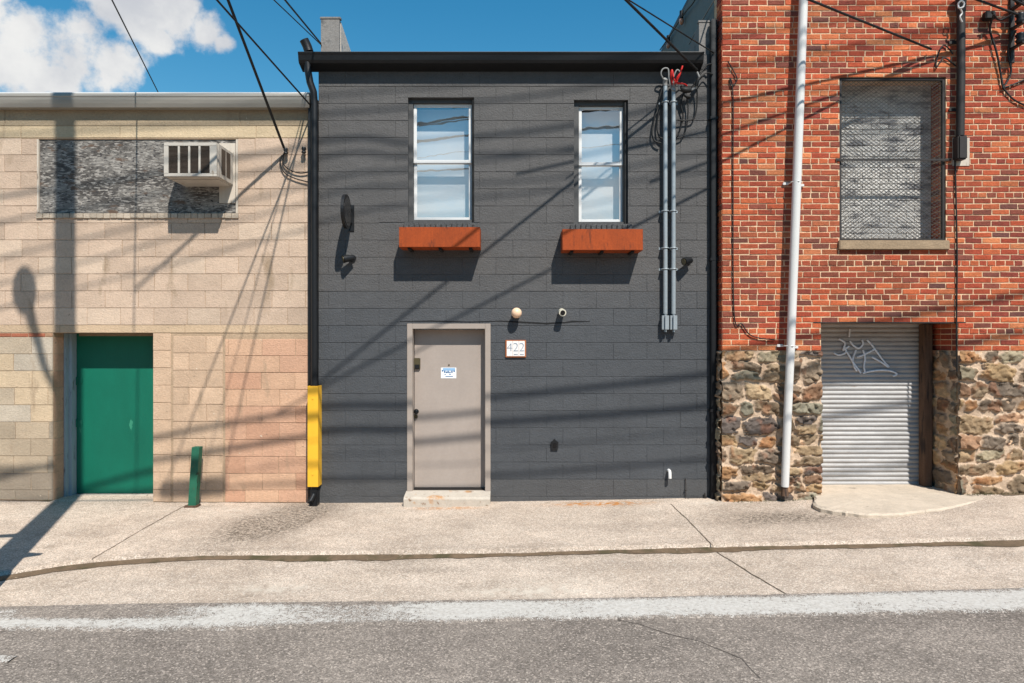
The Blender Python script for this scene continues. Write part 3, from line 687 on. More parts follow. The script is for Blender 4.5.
mb = MB(); mb.box(fx0+fw, fx1-fw, yd-.05, yd+.06, zb-.03, zb-.006, bev=.003); mb.build('threshold', MT['mesh'], gb)
# doorstep
mb = MB(); ys = -.22
bm = bmesh.new()
mb.prism([(.16, -.1), (ys+.0, -.1), (ys, PZ(499.5,ys)), (ys+.03, PZ(497.5,ys)), (0, PZ(490.8,0)), (.16, PZ(489.6,.16))], 'x', PX(403.5,ys), PX(490,ys))
mb.build('doorstep', MT['step'], gb)
# sticker
sk = thing('sticker', 'white and blue paper sticker on the taupe entrance door', 'sticker')
mb = MB(); mb.box(PX(441,yd), PX(456.3,yd), yd-.003, yd-.0008, PZ(378.3,yd), PZ(367.6,yd)); mb.build('paper', MT['stickerwhite'], sk)
mb = MB(); mb.box(PX(443,yd), PX(455.2,yd), yd-.0045, yd-.0032, PZ(370.6,yd), PZ(368,yd)); mb.build('header_band', MT['stickerblue'], sk)
mb = MB()
for i, x in enumerate((442.6, 444.8, 446.6, 448.2, 450, 452, 454.2)):
    yy = (370.3, 371.6, 371.8, 371.8, 371.9, 371.6, 370.8)[i]
    a = px(x, yy, yd); mb.box(a[0]-.008, a[0]+.008, yd-.006, yd-.0047, a[1]-.014, a[1]+.012 if i % 2 else a[1]+.004)
for (a, b, yy) in ((444.5,446,374.3), (449,451,374.4), (445.5,453,376.4)):
    mb.box(PX(a,yd), PX(b,yd), yd-.0045, yd-.0032, PZ(yy+.35,yd), PZ(yy-.35,yd))
mb.build('print', MT['stickerink'], sk)
# house number
pl = thing('house_number', 'white tile house number 422 in a terracotta frame', 'house number')
mb = MB(); nx0, nx1, nz0, nz1 = gx(505.5), gx(526), gz(357.3), gz(340)
mb.box(nx0, nx1, -.022, -.001, nz0, nz1, bev=.003); mb.build('frame', MT['terracotta'], pl)
for i, ch_ in enumerate('422'):
    a = nx0+.014+(nx1-nx0-.028)*i/3; b = nx0+.014+(nx1-nx0-.028)*(i+1)/3
    mb = MB(); mb.box(a+.001, b-.001, -.027, -.0225, nz0+.014, nz1-.012, bev=.002); ti = mb.build('tile', MT['tile'], pl)
    cu = bpy.data.curves.new('numeral', 'FONT'); cu.body = ch_; cu.size = .15; cu.align_x = 'CENTER'; cu.align_y = 'CENTER'; cu.extrude = .0008; cu.offset = -.0035
    o = bpy.data.objects.new('numeral', cu); COL.objects.link(o); o.parent = ti; o.location = ((a+b)/2, -.0282, (nz0+nz1)/2+.012); o.rotation_euler = (math.pi/2, 0, 0); cu.materials.append(MT['ink'])
    me_ = bpy.data.meshes.new_from_object(o); o2 = bpy.data.objects.new('numeral', me_); o2.matrix_basis = o.matrix_basis.copy(); o2.parent = ti; bpy.data.objects.remove(o); COL.objects.link(o2); o2.name = 'numeral'
    if i:
        mb = MB()
        for q in (-.016, 0, .016): mb.box((a+b)/2+q-.006, (a+b)/2+q+.006, -.0285, -.0272, nz0+.030, nz0+.040)
        mb.build('ornament', MT['ink'], ti)
# globe light
t = thing('wall_light', 'round opal globe wall light left of the security camera', 'wall light')
c = px(516.5, 313, -.1)
mb = MB(); mb.ball((c[0], -.11, c[1]), .063, seg=24); mb.build('globe', MT['globe'], t)
mb = MB(); mb.tube([(c[0], -.001, c[1]+.0), (c[0], -.045, c[1])], .05, 16); mb.build('wall_plate', MT['cream'], t)
# security camera
t = thing('security_camera', 'small cream security camera on the grey wall beside the globe light', 'security camera')
c = px(562, 312.5, -.1)
mb = MB(); mb.tube([(c[0], -.04, c[1]+.012), (c[0]+.005, -.15, c[1]-.004)], [.04, .043], 16); mb.ball((c[0], -.04, c[1]+.012), .041); mb.build('body', MT['cream'], t)
mb = MB(); mb.tube([(c[0]+.005, -.148, c[1]-.004), (c[0]+.006, -.156, c[1]-.0055)], .030, 16); mb.build('lens', MT['lens'], t)
mb = MB(); mb.tube([(c[0], -.001, c[1]+.01), (c[0], -.02, c[1]+.01)], .038, 14); mb.tube([(c[0], -.02, c[1]+.01), (c[0], -.05, c[1]+.01)], .015, 10); mb.build('mount', MT['cream'], t)
# round blade sign, seen edge-on
t = thing('blade_sign', 'round black projecting sign seen almost edge on, high on the grey wall', 'sign')
cx, cz = PX(346.5,-.25), PZ(212,-.25)
mb = MB(); bm = bmesh.new(); bmesh.ops.create_cone(bm, cap_ends=True, segments=32, radius1=.2, radius2=.2, depth=.035)
mb.bm(bm, M=Matrix.Translation((cx, -.27, cz)) @ Matrix.Rotation(math.radians(90), 4, 'Y')); mb.build('disc', MT['black'], t)
mb = MB(); bm = bmesh.new(); bmesh.ops.create_cone(bm, cap_ends=True, segments=32, radius1=.17, radius2=.17, depth=.041)
mb.bm(bm, M=Matrix.Translation((cx, -.27, cz)) @ Matrix.Rotation(math.radians(90), 4, 'Y')); mb.build('face', MT['lens'], t)
mb = MB(); mb.box(cx-.03, cx+.035, -.014, -.001, cz-.19, cz+.13, bev=.004); mb.tube([(cx, -.01, cz+.07), (cx, -.08, cz+.07)], .014); mb.tube([(cx, -.01, cz-.09), (cx, -.09, cz-.09)], .014); mb.build('bracket', MT['black'], t)
def spot(xp, yp, label, flip):
    t = thing('spotlight', label, 'spotlight', 'small black spotlights on the grey wall')
    c = px(xp, yp, -.08)
    mb = MB(); mb.tube([(c[0]+flip*.05, -.06, c[1]+.01), (c[0], -.10, c[1]), (c[0]-flip*.05, -.13, c[1]-.015)], [.035,.042,.048], 14); mb.build('lamp_head', MT['black'], t)
    mb = MB(); mb.tube([(c[0]+flip*.03, -.001, c[1]+.01), (c[0]+flip*.03, -.02, c[1]+.01)], .045, 14); mb.tube([(c[0]+flip*.03, -.02, c[1]+.01), (c[0]+flip*.03, -.07, c[1]+.01)], .014); mb.build('mount', MT['black'], t)
    mb = MB(); mb.tube([(c[0]-flip*.052, -.131, c[1]-.0155), (c[0]-flip*.056, -.133, c[1]-.0165)], .036, 14); mb.build('lens', MT['keypad'], t)
spot(348.5, 258.5, 'small black spotlight below the round blade sign', 1)
spot(687, 261, 'small black spotlight right of the steel conduits', 1)
# outlet
t = thing('outlet_box', 'small black outlet cover low on the grey wall', 'outlet')
c = px(554.5, 444.5); mb = MB(); mb.prism([(c[0]-.04, c[1]-.055), (c[0]+.04, c[1]-.055), (c[0]+.045, c[1]+.03), (c[0]+.02, c[1]+.05), (c[0], c[1]+.07), (c[0]-.02, c[1]+.05), (c[0]-.045, c[1]+.03)], 'y', -.03, -.001); mb.build('cover', MT['blackmatte'], t)
mb = MB(); mb.box(c[0]-.022, c[0]+.022, -.036, -.031, c[1]-.035, c[1]+.02, bev=.003); mb.build('socket', MT['lens'], t)
# vent pipe stub near ground
c = px(668.5, 474)
mb = MB(); mb.tube([(c[0], -.001, c[1]+.045), (c[0], -.05, c[1]+.045), (c[0], -.07, c[1]+.03), (c[0], -.075, c[1]-.04)], .020, 12)
tag(mb.build('pipe_elbow', MT['pipewhite']), 'short white plastic pipe elbow low on the grey wall', 'pipe')
c = px(685, 478)
mb = MB(); mb.tube([(c[0], -.02, c[1]), (c[0]+.003, -.03, c[1]-.14), (c[0]-.003, -.03, -.02)], .005); mb.ball((c[0], -.03, c[1]-.14), .012)
tag(mb.build('metal_stake', MT['mesh']), 'thin metal rod standing against the foot of the grey wall', 'rod')
c = gp(706, 499, .03)
mb = MB(); mb.tube([(c[0], c[1]+.05, G(*c)+.0), (c[0], c[1]+.05, G(*c)+.09)], .008); mb.box(c[0]-.02, c[0]+.02, c[1]+.03, c[1]+.07, G(*c)+.028, G(*c)+.045, bev=.003); mb.tube([(c[0]-.01, c[1]+.05, G(*c)+.035), (gx(686), -.03, G(gx(686),0)+.035)], .004)
tag(mb.build('ground_stub', MT['mesh']), 'dark metal stub in the pavement by the dark downspout', 'stub')
# yellow downspout guard
yg = -.17
t = thing('downspout_guard', 'bright yellow steel guard around the foot of the black downspout', 'guard')
mb = MB(); a, b, z0, z1 = PX(307.5,yg), PX(318,yg), PZ(487,yg), PZ(386,yg)
mb.box(a, b, yg, yg+.008, z0, z1, bev=.002); mb.box(a, a+.008, yg+.008, .015, z0, z1); mb.box(b-.008, b, yg+.008, -.008, z0, z1); mb.build('channel', MT['yellow'], t)
mb = MB()
for z in (z0+.15, z1-.15):
    mb = MB(); mb.tube([((a+b)/2, yg+.002, z), ((a+b)/2, yg-.006, z)], .012, 6); mb.build('bolt', MT['yellow'], t)
0
mb = MB(); mb.box(PX(311,-.1), PX(318.5,-.1), -.16, -.04, -.05, PZ(489,-.12), bev=.01); mb.tube([(PX(315,-.12), -.16, PZ(494,-.15)), (PX(312.5,-.12), -.20, PZ(500,-.15))], .03, 10)
tag(mb.build('downspout_shoe', MT['black']), 'black iron downspout shoe below the yellow guard', 'downspout shoe')

# electrical conduits
def conduit(xp, label, top):
    t = thing('conduit', label, 'conduit', 'steel conduits on the grey wall')
    y = -.07; x = PX(xp, y)
    mb = MB(); mb.tube([(x, y, PZ(top,y)), (x, y, PZ(200,y)), (x, y, PZ(314,y))], .027, 14); mb.build('pipe', MT['galv'], t)
    mb = MB(); mb.box(x-.041, x+.041, y-.05, -.002, PZ(332,y), PZ(313,y), bev=.03); mb.build('junction_box', MT['galv'], t)
    for yy in (102, 211, 248, 269):
        mb = MB(); mb.box(x-.065, x+.065, -.008, -.001, PZ(yy+1.2,y), PZ(yy-1.2,y)); mb.tube([(x-.04, -.02, PZ(yy,y)), (x-.032, y-.02, PZ(yy,y)), (x, y-.031, PZ(yy,y)), (x+.032, y-.02, PZ(yy,y)), (x+.04, -.02, PZ(yy,y))], .008, 6); mb.build('strap', MT['galv'], t)
    mb = MB(); mb.tube([(x, y, PZ(top+2,y)), (x, y, PZ(top-2,y)), (x, y-.03, PZ(top-4.5,y))], [.030,.034,.03], 12); mb.build('cap', MT['greycable'], t)
conduit(665.3, 'galvanised steel conduit nearer the window, ending in a grey box', 84)
conduit(673.5, 'galvanised steel conduit nearer the brick building, ending in a grey box', 87)
def spline(pts, n=8):
    P = [Vector(p) for p in pts]; P = [P[0]]+P+[P[-1]]; out = []
    for i in range(1, len(P)-2):
        for k in range(n):
            t = k/n; a, b, c, d = P[i-1:i+3]
            out.append(.5*((2*b)+(c-a)*t+(2*a-5*b+4*c-d)*t*t+(3*b-a-3*c+d)*t**3))
    out.append(P[-2]); return out
def cable(name, pts, r, mat, label, cat, group=None, n=6):
    mb = MB(); mb.tube(spline(pts), r, n); return tag(mb.build(name, mat), label, cat, group)
def wp(x, y, Y=-.04): a = px(x, y, Y); return (a[0], Y, a[1])
gsv = 'cable ends at the service head'
t = thing('service_splice', 'bundle of red, grey and black spliced wires above the steel conduits', 'wire splice')
def lp(pts, r, m, nm): mb = MB(); mb.tube(spline(pts), r, 6); mb.build(nm, MT[m], t)
lp([wp(664,80,-.09), wp(661,74,-.12), wp(663,69,-.13), wp(668,69,-.13), wp(669,78,-.12), wp(671,88,-.1), wp(675,91,-.1)], .009, 'greycable', 'grey_wire')
lp([wp(673,84,-.09), wp(674,76,-.13), wp(677,70,-.14), wp(680,73,-.14), wp(677,80,-.14), wp(680,90,-.12)], .009, 'greycable', 'grey_wire')
lp([wp(672.5,85,-.09), wp(671,76,-.14), wp(672,70,-.15), wp(674,79,-.16), wp(677,83,-.15), wp(684,84,-.12), wp(687,86,-.1)], .010, 'red', 'red_wire')
lp([wp(674,85,-.09), wp(677,78,-.16), wp(681,71,-.17), wp(682.5,66,-.17), wp(680,74,-.17), wp(677,82,-.15), wp(683,83.5,-.15)], .010, 'red', 'red_wire')
lp([wp(697,72,-.12), wp(699,77,-.12), wp(699,82,-.11), wp(695,88,-.1), wp(689,91,-.1)], .012, 'greycable', 'grey_wire')
lp([wp(701,76,-.1), wp(698,80,-.12), wp(696,86,-.11)], .022, 'wire', 'taped_splice')
lp([wp(680,88,-.1), wp(685,90,-.12), wp(690,90,-.1)], .035, 'wire', 'taped_splice')
lp([wp(684,92,-.1), wp(686,96,-.11), wp(690,97,-.1)], .020, 'wire', 'taped_splice')
lp([wp(664,82,-.06), wp(660,96,-.05), wp(654,120,-.04), wp(652,134,-.04), wp(655,141,-.05), wp(661,143,-.06)], .010, 'wire', 'black_wire')
lp([wp(668,86,-.06), wp(661,104,-.05), wp(657,124,-.04), wp(659,136,-.05), wp(664,139,-.06)], .010, 'wire', 'black_wire')
lp([wp(684,92,-.06), wp(681,104,-.05), wp(683,116,-.04), wp(680,130,-.04), wp(676,137,-.05)], .009, 'wire', 'black_wire')
lp([wp(686,95,-.06), wp(688,106,-.05), wp(687,124,-.04), wp(683,136,-.04), wp(677,138,-.05)], .008, 'wire', 'black_wire')
lp([wp(697,90,-.06), wp(697,104,-.05), wp(694,118,-.05), wp(686,120.5,-.05), wp(678,120,-.06)], .009, 'wire', 'black_wire')
lp([wp(690,90,-.1), wp(698,78,-.1), wp(706,66,-.08), wp(712,64,-.10)], .010, 'wire', 'black_wire')
lp([wp(701,78,-.1), wp(706,73,-.07), wp(713,74,-.1)], .007, 'wire', 'black_wire')

# ------------------------------------------------------------------ BRICK BUILDING (right)
bb = thing('brick_building', 'red brick building with rubble stone base and roller shutter', 'building')
yB = -.20
def bx(x): return PX(x, yB)
def bz(y): return PZ(y, yB)
BX0, BX1, BT = bx(722), 9.0, 6.75
zs = bz(351)
wn = (bx(839.5), bx(946), bz(241), bz(77)); so = (bx(821), bx(958), -.3, bz(323))
HB = [wn, so]
mb = MB()
MC = S(230,194,158,.82)
for r in sub_rects([(BX0+.006, BX1, -.3, BT)], HB): mb.box(r[0], r[1], yB+.0025, yB+.33, r[2], r[3], col=MC)
BR = [S(200,94,58,KW), S(190,84,52,KW), S(208,106,64,KW), S(174,75,50,KW), S(216,120,74,KW), S(156,70,54,KW), S(224,136,88,KW), S(134,74,60,KW), S(116,70,62,KW), S(150,78,60,KW)]
WT = [5,5,4.5,4,2.6,2.4,1.2,1.5,.7,2.2]
def bcol(u, w):
    c = mul(random.choices(BR, WT)[0], random.uniform(.86, 1.12))
    q = float(fbm(np.array(u*.9+3), np.array(w*.9), 71)); c = mul(c, .78+.44*q)
    q = float(fbm(np.array(u*.5+7), np.array(w*1.4), 72))
    if q > .52: c = mixc(c, S(150,84,62,KW), min(.5, (q-.52)*2.4))
    # old soot and rust stain below the window, darker brick course zones
    if bx(826) < u < bx(962) and bz(318) < w < bz(246) and random.random() < .62: c = mixc(c, S(116,62,44,KW), random.uniform(.3,.8))
    return c
rows = []; z = zs; i = 0; hB = .0672
lint = bz(316)
while z < BT:
    hd = (i % 6 == 3); w = .105 if hd else .213
    s = BX0-(w/2 if i % 2 else 0)+(.05 if hd else 0)
    us = [BX0]+[q+random.uniform(-.008,.008) for q in np.arange(s, BX1, w) if BX0+.04 < q < BX1-.04]+[BX1]
    rows.append((z, min(z+hB, BT), us)); z += hB; i += 1
blocks(mb, rows, HB, bcol, front(yB), j=.0062, deep=.008, bev=.0035, jit=.0034)
# left return
rr = [(a, b, [yB, yB+.105, yB+.215] if k % 2 else [yB, yB+.215]) for k, (a, b, _) in enumerate(rows)]
blocks(mb, rr, [], bcol, facing_left(BX0), j=.0052, deep=.006, bev=.003, jit=.002)
# window reveals and the brick top of the door reveal
rv = [(a, b, [yB+.01, yB+.115, yB+.33]) for a, b, _ in rows]
blocks(mb, [(max(a,wn[2]), min(b,wn[3]), u) for a, b, u in rv if b > wn[2]+.02 and a < wn[3]-.02], [], bcol, facing_left(wn[1]), j=.005, deep=.006, bev=.003, jit=.002)
blocks(mb, [(a, min(b, so[3]), u+[yB+.57]) for a, b, u in rv if a < so[3]-.02], [], bcol, facing_left(so[1]), j=.005, deep=.006, bev=.003, jit=.002)
mb.box(so[1]+.004, so[1]+.3, yB+.33, yB+.7, -.3, so[3]+.1, col=MC); mb.box(so[0]-.3, so[0]-.004, yB+.33, yB+.7, -.3, so[3]+.1, col=MC); mb.box(so[0]-.3, so[1]+.3, yB+.332, yB+.7, so[3]+.002, so[3]+.5, col=MC)
mb.build('brick_wall', MT['brick'], bb, fix=False)
# lintel steel
mb = MB(); mb.box(so[0]-.09, so[1]+.09, yB-.004, yB+.3, so[3]-.001, so[3]+.012); mb.build('lintel', MT['mesh'], bb)
# rubble stone base
rubble(BX0-.006, so[0], -.12, zs, lambda u, w, h: (u, yB-.004-h, w), 11, bb)
rubble(so[1], 8.5, -.05, zs, lambda u, w, h: (u, yB-.004-h, w), 23, bb)
rubble(yB-.012, yB+.60, -.1, zs, lambda u, w, h: (so[1]-.004-h*.8, u, w), 31, bb)
rubble(yB-.012, .02, -.1, zs, lambda u, w, h: (BX0-.008-h*.8, u, w), 37, bb)
# upper side wall rising behind the grey roof, and the roof
mb = MB(); mb.box(BX0+.004, BX0+.26, yB+.335, 9, 3.5, BT, ); mb.box(BX0+.002, BX0+.3, yB+.34, 9.02, BT+.001, BT+.05, mi=1)
sw = mb.build('side_wall', [MT['sidewall'], MT['black']], bb)
mb = MB(); mb.box(BX0+.26, BX1, yB+.335, 9, BT-.3, BT-.1); mb.box(BX0+.26, BX1, 8.7, 8.99, -.3, BT-.3); mb.build('roof', MT['roof'], bb)
# window: mesh screen, frame, infill, sill
ym = yB+.025
w = None
mb = MB(); x0, x1, z0, z1 = wn; t = .032
mb.box(x0+.003, x0+t, ym-.01, ym+.025, z0+.0, z1-.003); mb.box(x1-t, x1-.003, ym-.01, ym+.025, z0, z1-.003); mb.box(x0+t, x1-t, ym-.009, ym+.024, z1-t, z1-.004); mb.box(x0+t, x1-t, ym-.009, ym+.024, z0, z0+.03)
zb = bz(160); mb.box(x0-.05, x1+.05, yB-.018, yB-.005, zb-.012, zb+.012)
w = mb.build('window', MT['mesh'], bb)
mb = MB()
def mesh_wires(s):
    pw = .060; ph = .043; r = .0030
    H = z1-z0-.05; Wd = x1-x0-.05; sl = ph/pw
    off = -Wd*sl
    while off < H:
        # line z = off + sl*(u)
        u0 = max(0, -off/sl); u1 = min(Wd, (H-off)/sl)
        if u1-u0 > .02:
            pts = []
            n = max(1, int((u1-u0)/.3))
            for q in (u0, u1):
                uu = q if s > 0 else Wd-q
                pts.append((x0+.025+uu, ym+.006+s*.003, z0+.025+off+sl*q))
            mb.tube(pts, r, 4, cap=False)
        off += ph
mesh_wires(1); mesh_wires(-1)
mb.build('mesh_screen', MT['screen'], w, fix=False)
mb = MB(); mb.box(x0-.02, x1+.02, yB+.29, yB+.33, z0-.05, z1+.02)
inf = mb.build('infill', MT['infill'], w)
mb = MB()
ir = []; zz = z0; q = 0
while zz < z1:
    ir.append((zz, zz+.0672, [x0]+list(np.arange(x0+(.1 if q % 2 else .2), x1-.03, .213))+[x1])); zz += .0672; q += 1
blocks(mb, ir, [], lambda u, v: mul(S(180,176,170,KW), random.uniform(.8,1.1)), front(yB+.282), j=.004, deep=.008, bev=.004, jit=.003)
mb.build('infill_brick', MT['infill'], w, fix=False)
mb = MB(); mb.box(wn[0]-.02, wn[1]+.02, yB-.045, yB+.3, bz(250), bz(241)+.004, bev=.008); mb.build('sill', MT['ledge'], w)
# roller shutter
yS = yB+.57; sz1 = so[3]+.05; sz0 = PZ(485.5, yS)
mb = MB(); pitch = .0575; sx0, sx1 = so[0]-.06, so[1]-.02; prof = []
n = int((sz1-sz0)/pitch)
for i in range(n+1):
    for k in range(8):
        t = k/8; z = sz0+(i+t)*pitch; prof.append((yS-.013*math.sin(math.pi*min(1, t*1.18))**.8 if t < .85 else yS+.003, z))
vs = [(sx0, y, z) for y, z in prof]+[(sx1, y, z) for y, z in prof]; m = len(prof)
mb.add(vs, [(i, m+i, m+i+1, i+1) for i in range(m-1)], smooth=False)
sh = mb.build('roller_shutter', MT['shutter'], bb, fix=False)
mb = MB(); mb.box(sx0, sx1, yS-.03, yS+.01, sz0-.045, sz0-.002, bev=.004); mb.build('bottom_bar', MT['ledge'], sh)
# spray-painted tag
mb = MB()
G_ = [[(838,339),(844,343),(842,350),(848,346)], [(833,353),(838,355),(845,352),(843,346)], [(846,352),(852,362),(858,370),(860,373)], [(849,341),(853,346),(858,348),(862,344),(861,340)], [(866,340),(870,344),(876,352),(882,360),(888,367)],
      [(855,350),(852,358),(853,366),(856,371)], [(856,357),(862,355),(868,352),(874,349)], [(862,350),(864,358),(863,366),(864,372)], [(871,357),(880,362),(887,367)], [(862,373),(870,371),(880,370),(890,371),(896,374),(892,376)], [(849,329),(848,337)]]
for g in G_:
    mb.tube(spline([(PX(x,yS), yS-.0225, PZ(y,yS)) for x, y in g], 6), .0125, 5)
mb.build('graffiti', MT['graffiti'], sh)
mb = MB(); mb.box(so[1]-.15, so[1]-.055, yB+.40, yS-.035, -.1, so[3], bev=.008); mb.box(so[1]-.054, so[1]-.03, yB+.44, yS-.02, -.1, so[3]-.001); mb.build('guide_post', MT['rustpost'], bb)
# white rain pipe
t = thing('rain_pipe', 'tall white rain pipe leaning slightly on the brick wall', 'pipe')
yp = yB-.13
def pp(y): return 785.5+(803.5-785.5)*(490-y)/490
mb = MB(); mb.tube([(PX(pp(y),yp), yp+(.02 if y > 400 else 0), PZ(y,yp)) for y in (-70, 60, 150, 184, 260, 346, 420, 487)], [.050]*5+[.047,.047,.045], 18); mb.build('pipe', MT['pipewhite'], t)
for yy in (182, 346):
    c = PX(pp(yy), yp); z = PZ(yy, yp); mb = MB()
    mb.box(c-.12, c-.05, yB-.03, yB-.012, z-.012, z+.02, bev=.003); mb.box(c+.05, c+.13, yB-.03, yB-.012, z-.03, z+.0, bev=.003)
    mb.tube([(c-.06, yB-.02, z), (c-.056, yp, z), (c, yp-.054, z), (c+.056, yp, z), (c+.06, yB-.02, z-.01)], .008, 6); mb.build('bracket', MT['pipewhite'], t)
mb = MB(); c = PX(785.5, yp)
mb.tube([(c, yp+.02, PZ(486,yp)), (c, yp+.02, PZ(496,yp))], [.03,.045], 12); mb.build('drain_collar', MT['rustpost'], t)
# concrete pad before the shutter
pts = [(817,492),(814,503),(826,507.5),(845,510),(868,512.5),(893,512.5),(920,510.5),(945,507.5),(965,504),(984,500),(983,497),(972,493.5),(955,490.5)]
top = []
for x, y in pts:
    z = .115; tt = F*(CH-z)/(y-341.5); top.append(((x-512)/F*tt, tt-D))
fx = [(a, b+random.uniform(-.015,.015)) for a, b in top]
fine = [(p.x, p.y) for p in spline([(a, b, 0) for a, b in fx], 5)]
fine = [(a+random.uniform(-.008,.008), b+random.uniform(-.012,.012)) for a, b in fine]
fine = [(a+random.uniform(-.012,.012), b+.03*(float(fbm(np.array(a*9.), np.array(1.), 61))-.5)+random.uniform(-.008,.008)) for a, b in fine]
full = [(so[0]-.02, yS+.05)]+[(so[0]-.02, yB-.03)]+fine+[(so[1]+.01, yB-.03)]+[(so[1]+.01, yS+.05)]
def padz(x, y): return .118+.004*(x-4.3)-.018*max(0, -y-.55)
mb = MB(); n = len(full)
cx_, cy_ = 4.4, -.15
vs = [(x, y, -.15) for x, y in full]+[(x, y, padz(x,y)-.022) for x, y in full]+[(cx_+(x-cx_)*(.975+random.uniform(-.012,.012)), cy_+(y-cy_)*(.975+random.uniform(-.012,.012)), padz(x,y)-random.uniform(0,.006)) for x, y in full]+[(cx_, cy_, padz(cx_,cy_))]
fs = []
for i in range(n):
    k = (i+1) % n; fs += [(i,k,n+k,n+i), (n+i,n+k,2*n+k,2*n+i), (2*n+i,2*n+k,3*n)]
mb.add(vs, fs)
tag(mb.build('concrete_pad', MT['pad']), 'rounded pale concrete pad in front of the roller shutter', 'concrete pad')
# service riser on the brick wall
t = thing('service_riser', 'dark electrical riser pipe right of the mesh window', 'riser pipe')
yr = yB-.08
mb = MB(); x = PX(961,yr); mb.tube([(x+.0, yr, PZ(6,yr)), (x, yr, PZ(70,yr)), (x-.01, yr, PZ(136,yr))], .045, 14); mb.tube([(x, yr, PZ(12,yr)), (x, yr, PZ(-4,yr)), (x-.01, yr-.06, PZ(-9,yr))], [.05,.06,.05], 12); mb.build('pipe', MT['mesh'], t)
mb = MB(); x = PX(961,yr); mb.box(x-.06, x+.05, yr-.05, yB-.01, PZ(160,yr), PZ(136,yr), bev=.015); mb.build('junction_box', MT['mesh'], t)
mb = MB(); mb.box(bx(952), bx(969), yB-.012, yB-.006, bz(166), bz(138)); mb.build('back_plate', MT['woodwhite'], t)
for q in (40, 108):
    mb = MB(); mb.box(x-.10, x+.09, yB-.022, yB-.01, PZ(q+1.5,yr), PZ(q-1.5,yr)); mb.build('strap', MT['mesh'], t)
mb = MB(); mb.tube(spline([wp(958,4,yr-.08), wp(959,8,yr-.1), wp(963,7,yr-.1), wp(964,3,yr-.1), wp(961,1,yr-.1), wp(958,4,yr-.09)]), .010, 6); mb.tube(spline([wp(960,8,yr-.1), wp(962,13,yr-.08), wp(960,17,yr-.08), wp(962,22,yr-.06)]), .010, 6); mb.build('white_wire', MT['pipewhite'], t)
# insulator rack at the upper right edge
t = thing('insulator_rack', 'black insulator rack with cable clamps at the top of the brick wall', 'insulator rack')
yk = yB-.16
mb = MB(); x = PX(1020,yk); mb.box(x-.02, x+.03, yB-.04, yB-.008, bz(64), bz(-6), bev=.004)
for q in (4, 24, 44): mb.box(x-.016, x+.026, yk-.06, yB-.04, PZ(q+1,yk), PZ(q-1,yk))
mb.build('back_bar', MT['mesh'], t)
for q in (4, 24, 44):
    mb = MB(); c = (x+.005, yk, PZ(q-6,yk)); mb.tube([(c[0],c[1],c[2]-.06),(c[0],c[1],c[2]-.03),(c[0],c[1],c[2]),(c[0],c[1],c[2]+.03),(c[0],c[1],c[2]+.055)], [.04,.055,.035,.055,.04], 12); mb.build('insulator', MT['black'], t)
mb = MB(); mb.box(PX(990,yk), PX(1000,yk), yB-.10, yB-.012, PZ(16,yk), PZ(8,yk), bev=.01); mb.tube(spline([wp(994,14,yk), wp(990,30,yB-.05), wp(996,50,yB-.04), wp(1000,70,yB-.03), wp(1003,88,yB-.03)]), .012, 6); mb.tube(spline([wp(1016,30,yk), wp(1008,50,yB-.05), wp(1011,72,yB-.03), wp(1003,88,yB-.03)]), .012, 6); mb.tube(spline([wp(1016,12,yk), wp(1000,20,yB-.08), wp(992,12,yk)]), .012, 6); mb.build('clamp', MT['wire'], t)
# cables on the brick wall
gB = 'thin cables fixed to the brick wall'
bwp = lambda x, y: wp(x, y, yB-.022)
cable('wall_cable', [bwp(728,62), bwp(733,70), bwp(737,80), bwp(731,86), bwp(730,78), bwp(733,96), bwp(733,180), bwp(734,312), bwp(742,324), bwp(752,336), bwp(775,340)], .007, MT['wire'], 'thin black cable looping down the left edge of the brick wall', 'cable', gB)
cable('wall_cable', [bwp(955,160), bwp(957,250), bwp(956.5,318), bwp(957,372)], .009, MT['wire'], 'black cable dropping from the riser box past the mesh window', 'cable', gB)
cable('wall_cable', [bwp(953,54), bwp(944,45), bwp(938,55), bwp(936,68), bwp(944,58), bwp(956,66)], .008, MT['wire'], 'tangled black cable loop above the corner of the mesh window', 'cable', gB)
cable('wall_cable', [bwp(1003,88), bwp(1012,85), bwp(1026,79)], .010, MT['wire'], 'black cable leaving the insulator rack for the right edge', 'cable', gB)
cable('wall_cable', [bwp(1003,88), bwp(1013,99), bwp(1026,106)], .010, MT['wire'], 'black cable sagging below the insulator rack', 'cable', gB)
# string lights under the coping of the side wall
t = thing('string_lights', 'string of amber bulbs along the top of the dark side wall', 'string lights')
xs = BX0-.05
def sp(px_, y_): tt = xs*F/(px_-512); return (xs, tt-D, CH+(341.5-y_)*tt/F)
mb = MB(); mb.tube(spline([sp(708,-35), sp(696,-2), sp(684,14), sp(671,34), sp(660,50)]), .010, 6); mb.build('cord', MT['wire'], t)
for (a, b) in ((681.5,20), (668.3,44)):
    c = sp(a, b); mb = MB(); mb.ball((c[0], c[1], c[2]-.02), (.035,.035,.05)); bl = mb.build('bulb', MT['bulb'], t)
    mb = MB(); mb.tube([(c[0], c[1], c[2]+.02), (c[0], c[1], c[2]+.13)], .028, 10); mb.build('socket', MT['black'], bl)
t = sp(703, 17); u = sp(722, -22)
mb = MB(); mb.tube([sp(689,44), sp(700,24), sp(713,2), sp(722,-14)], .009, 6); tag(mb.build('wall_conduit', MT['greycable']), 'thin pale conduit climbing the dark side wall above the roof', 'conduit')

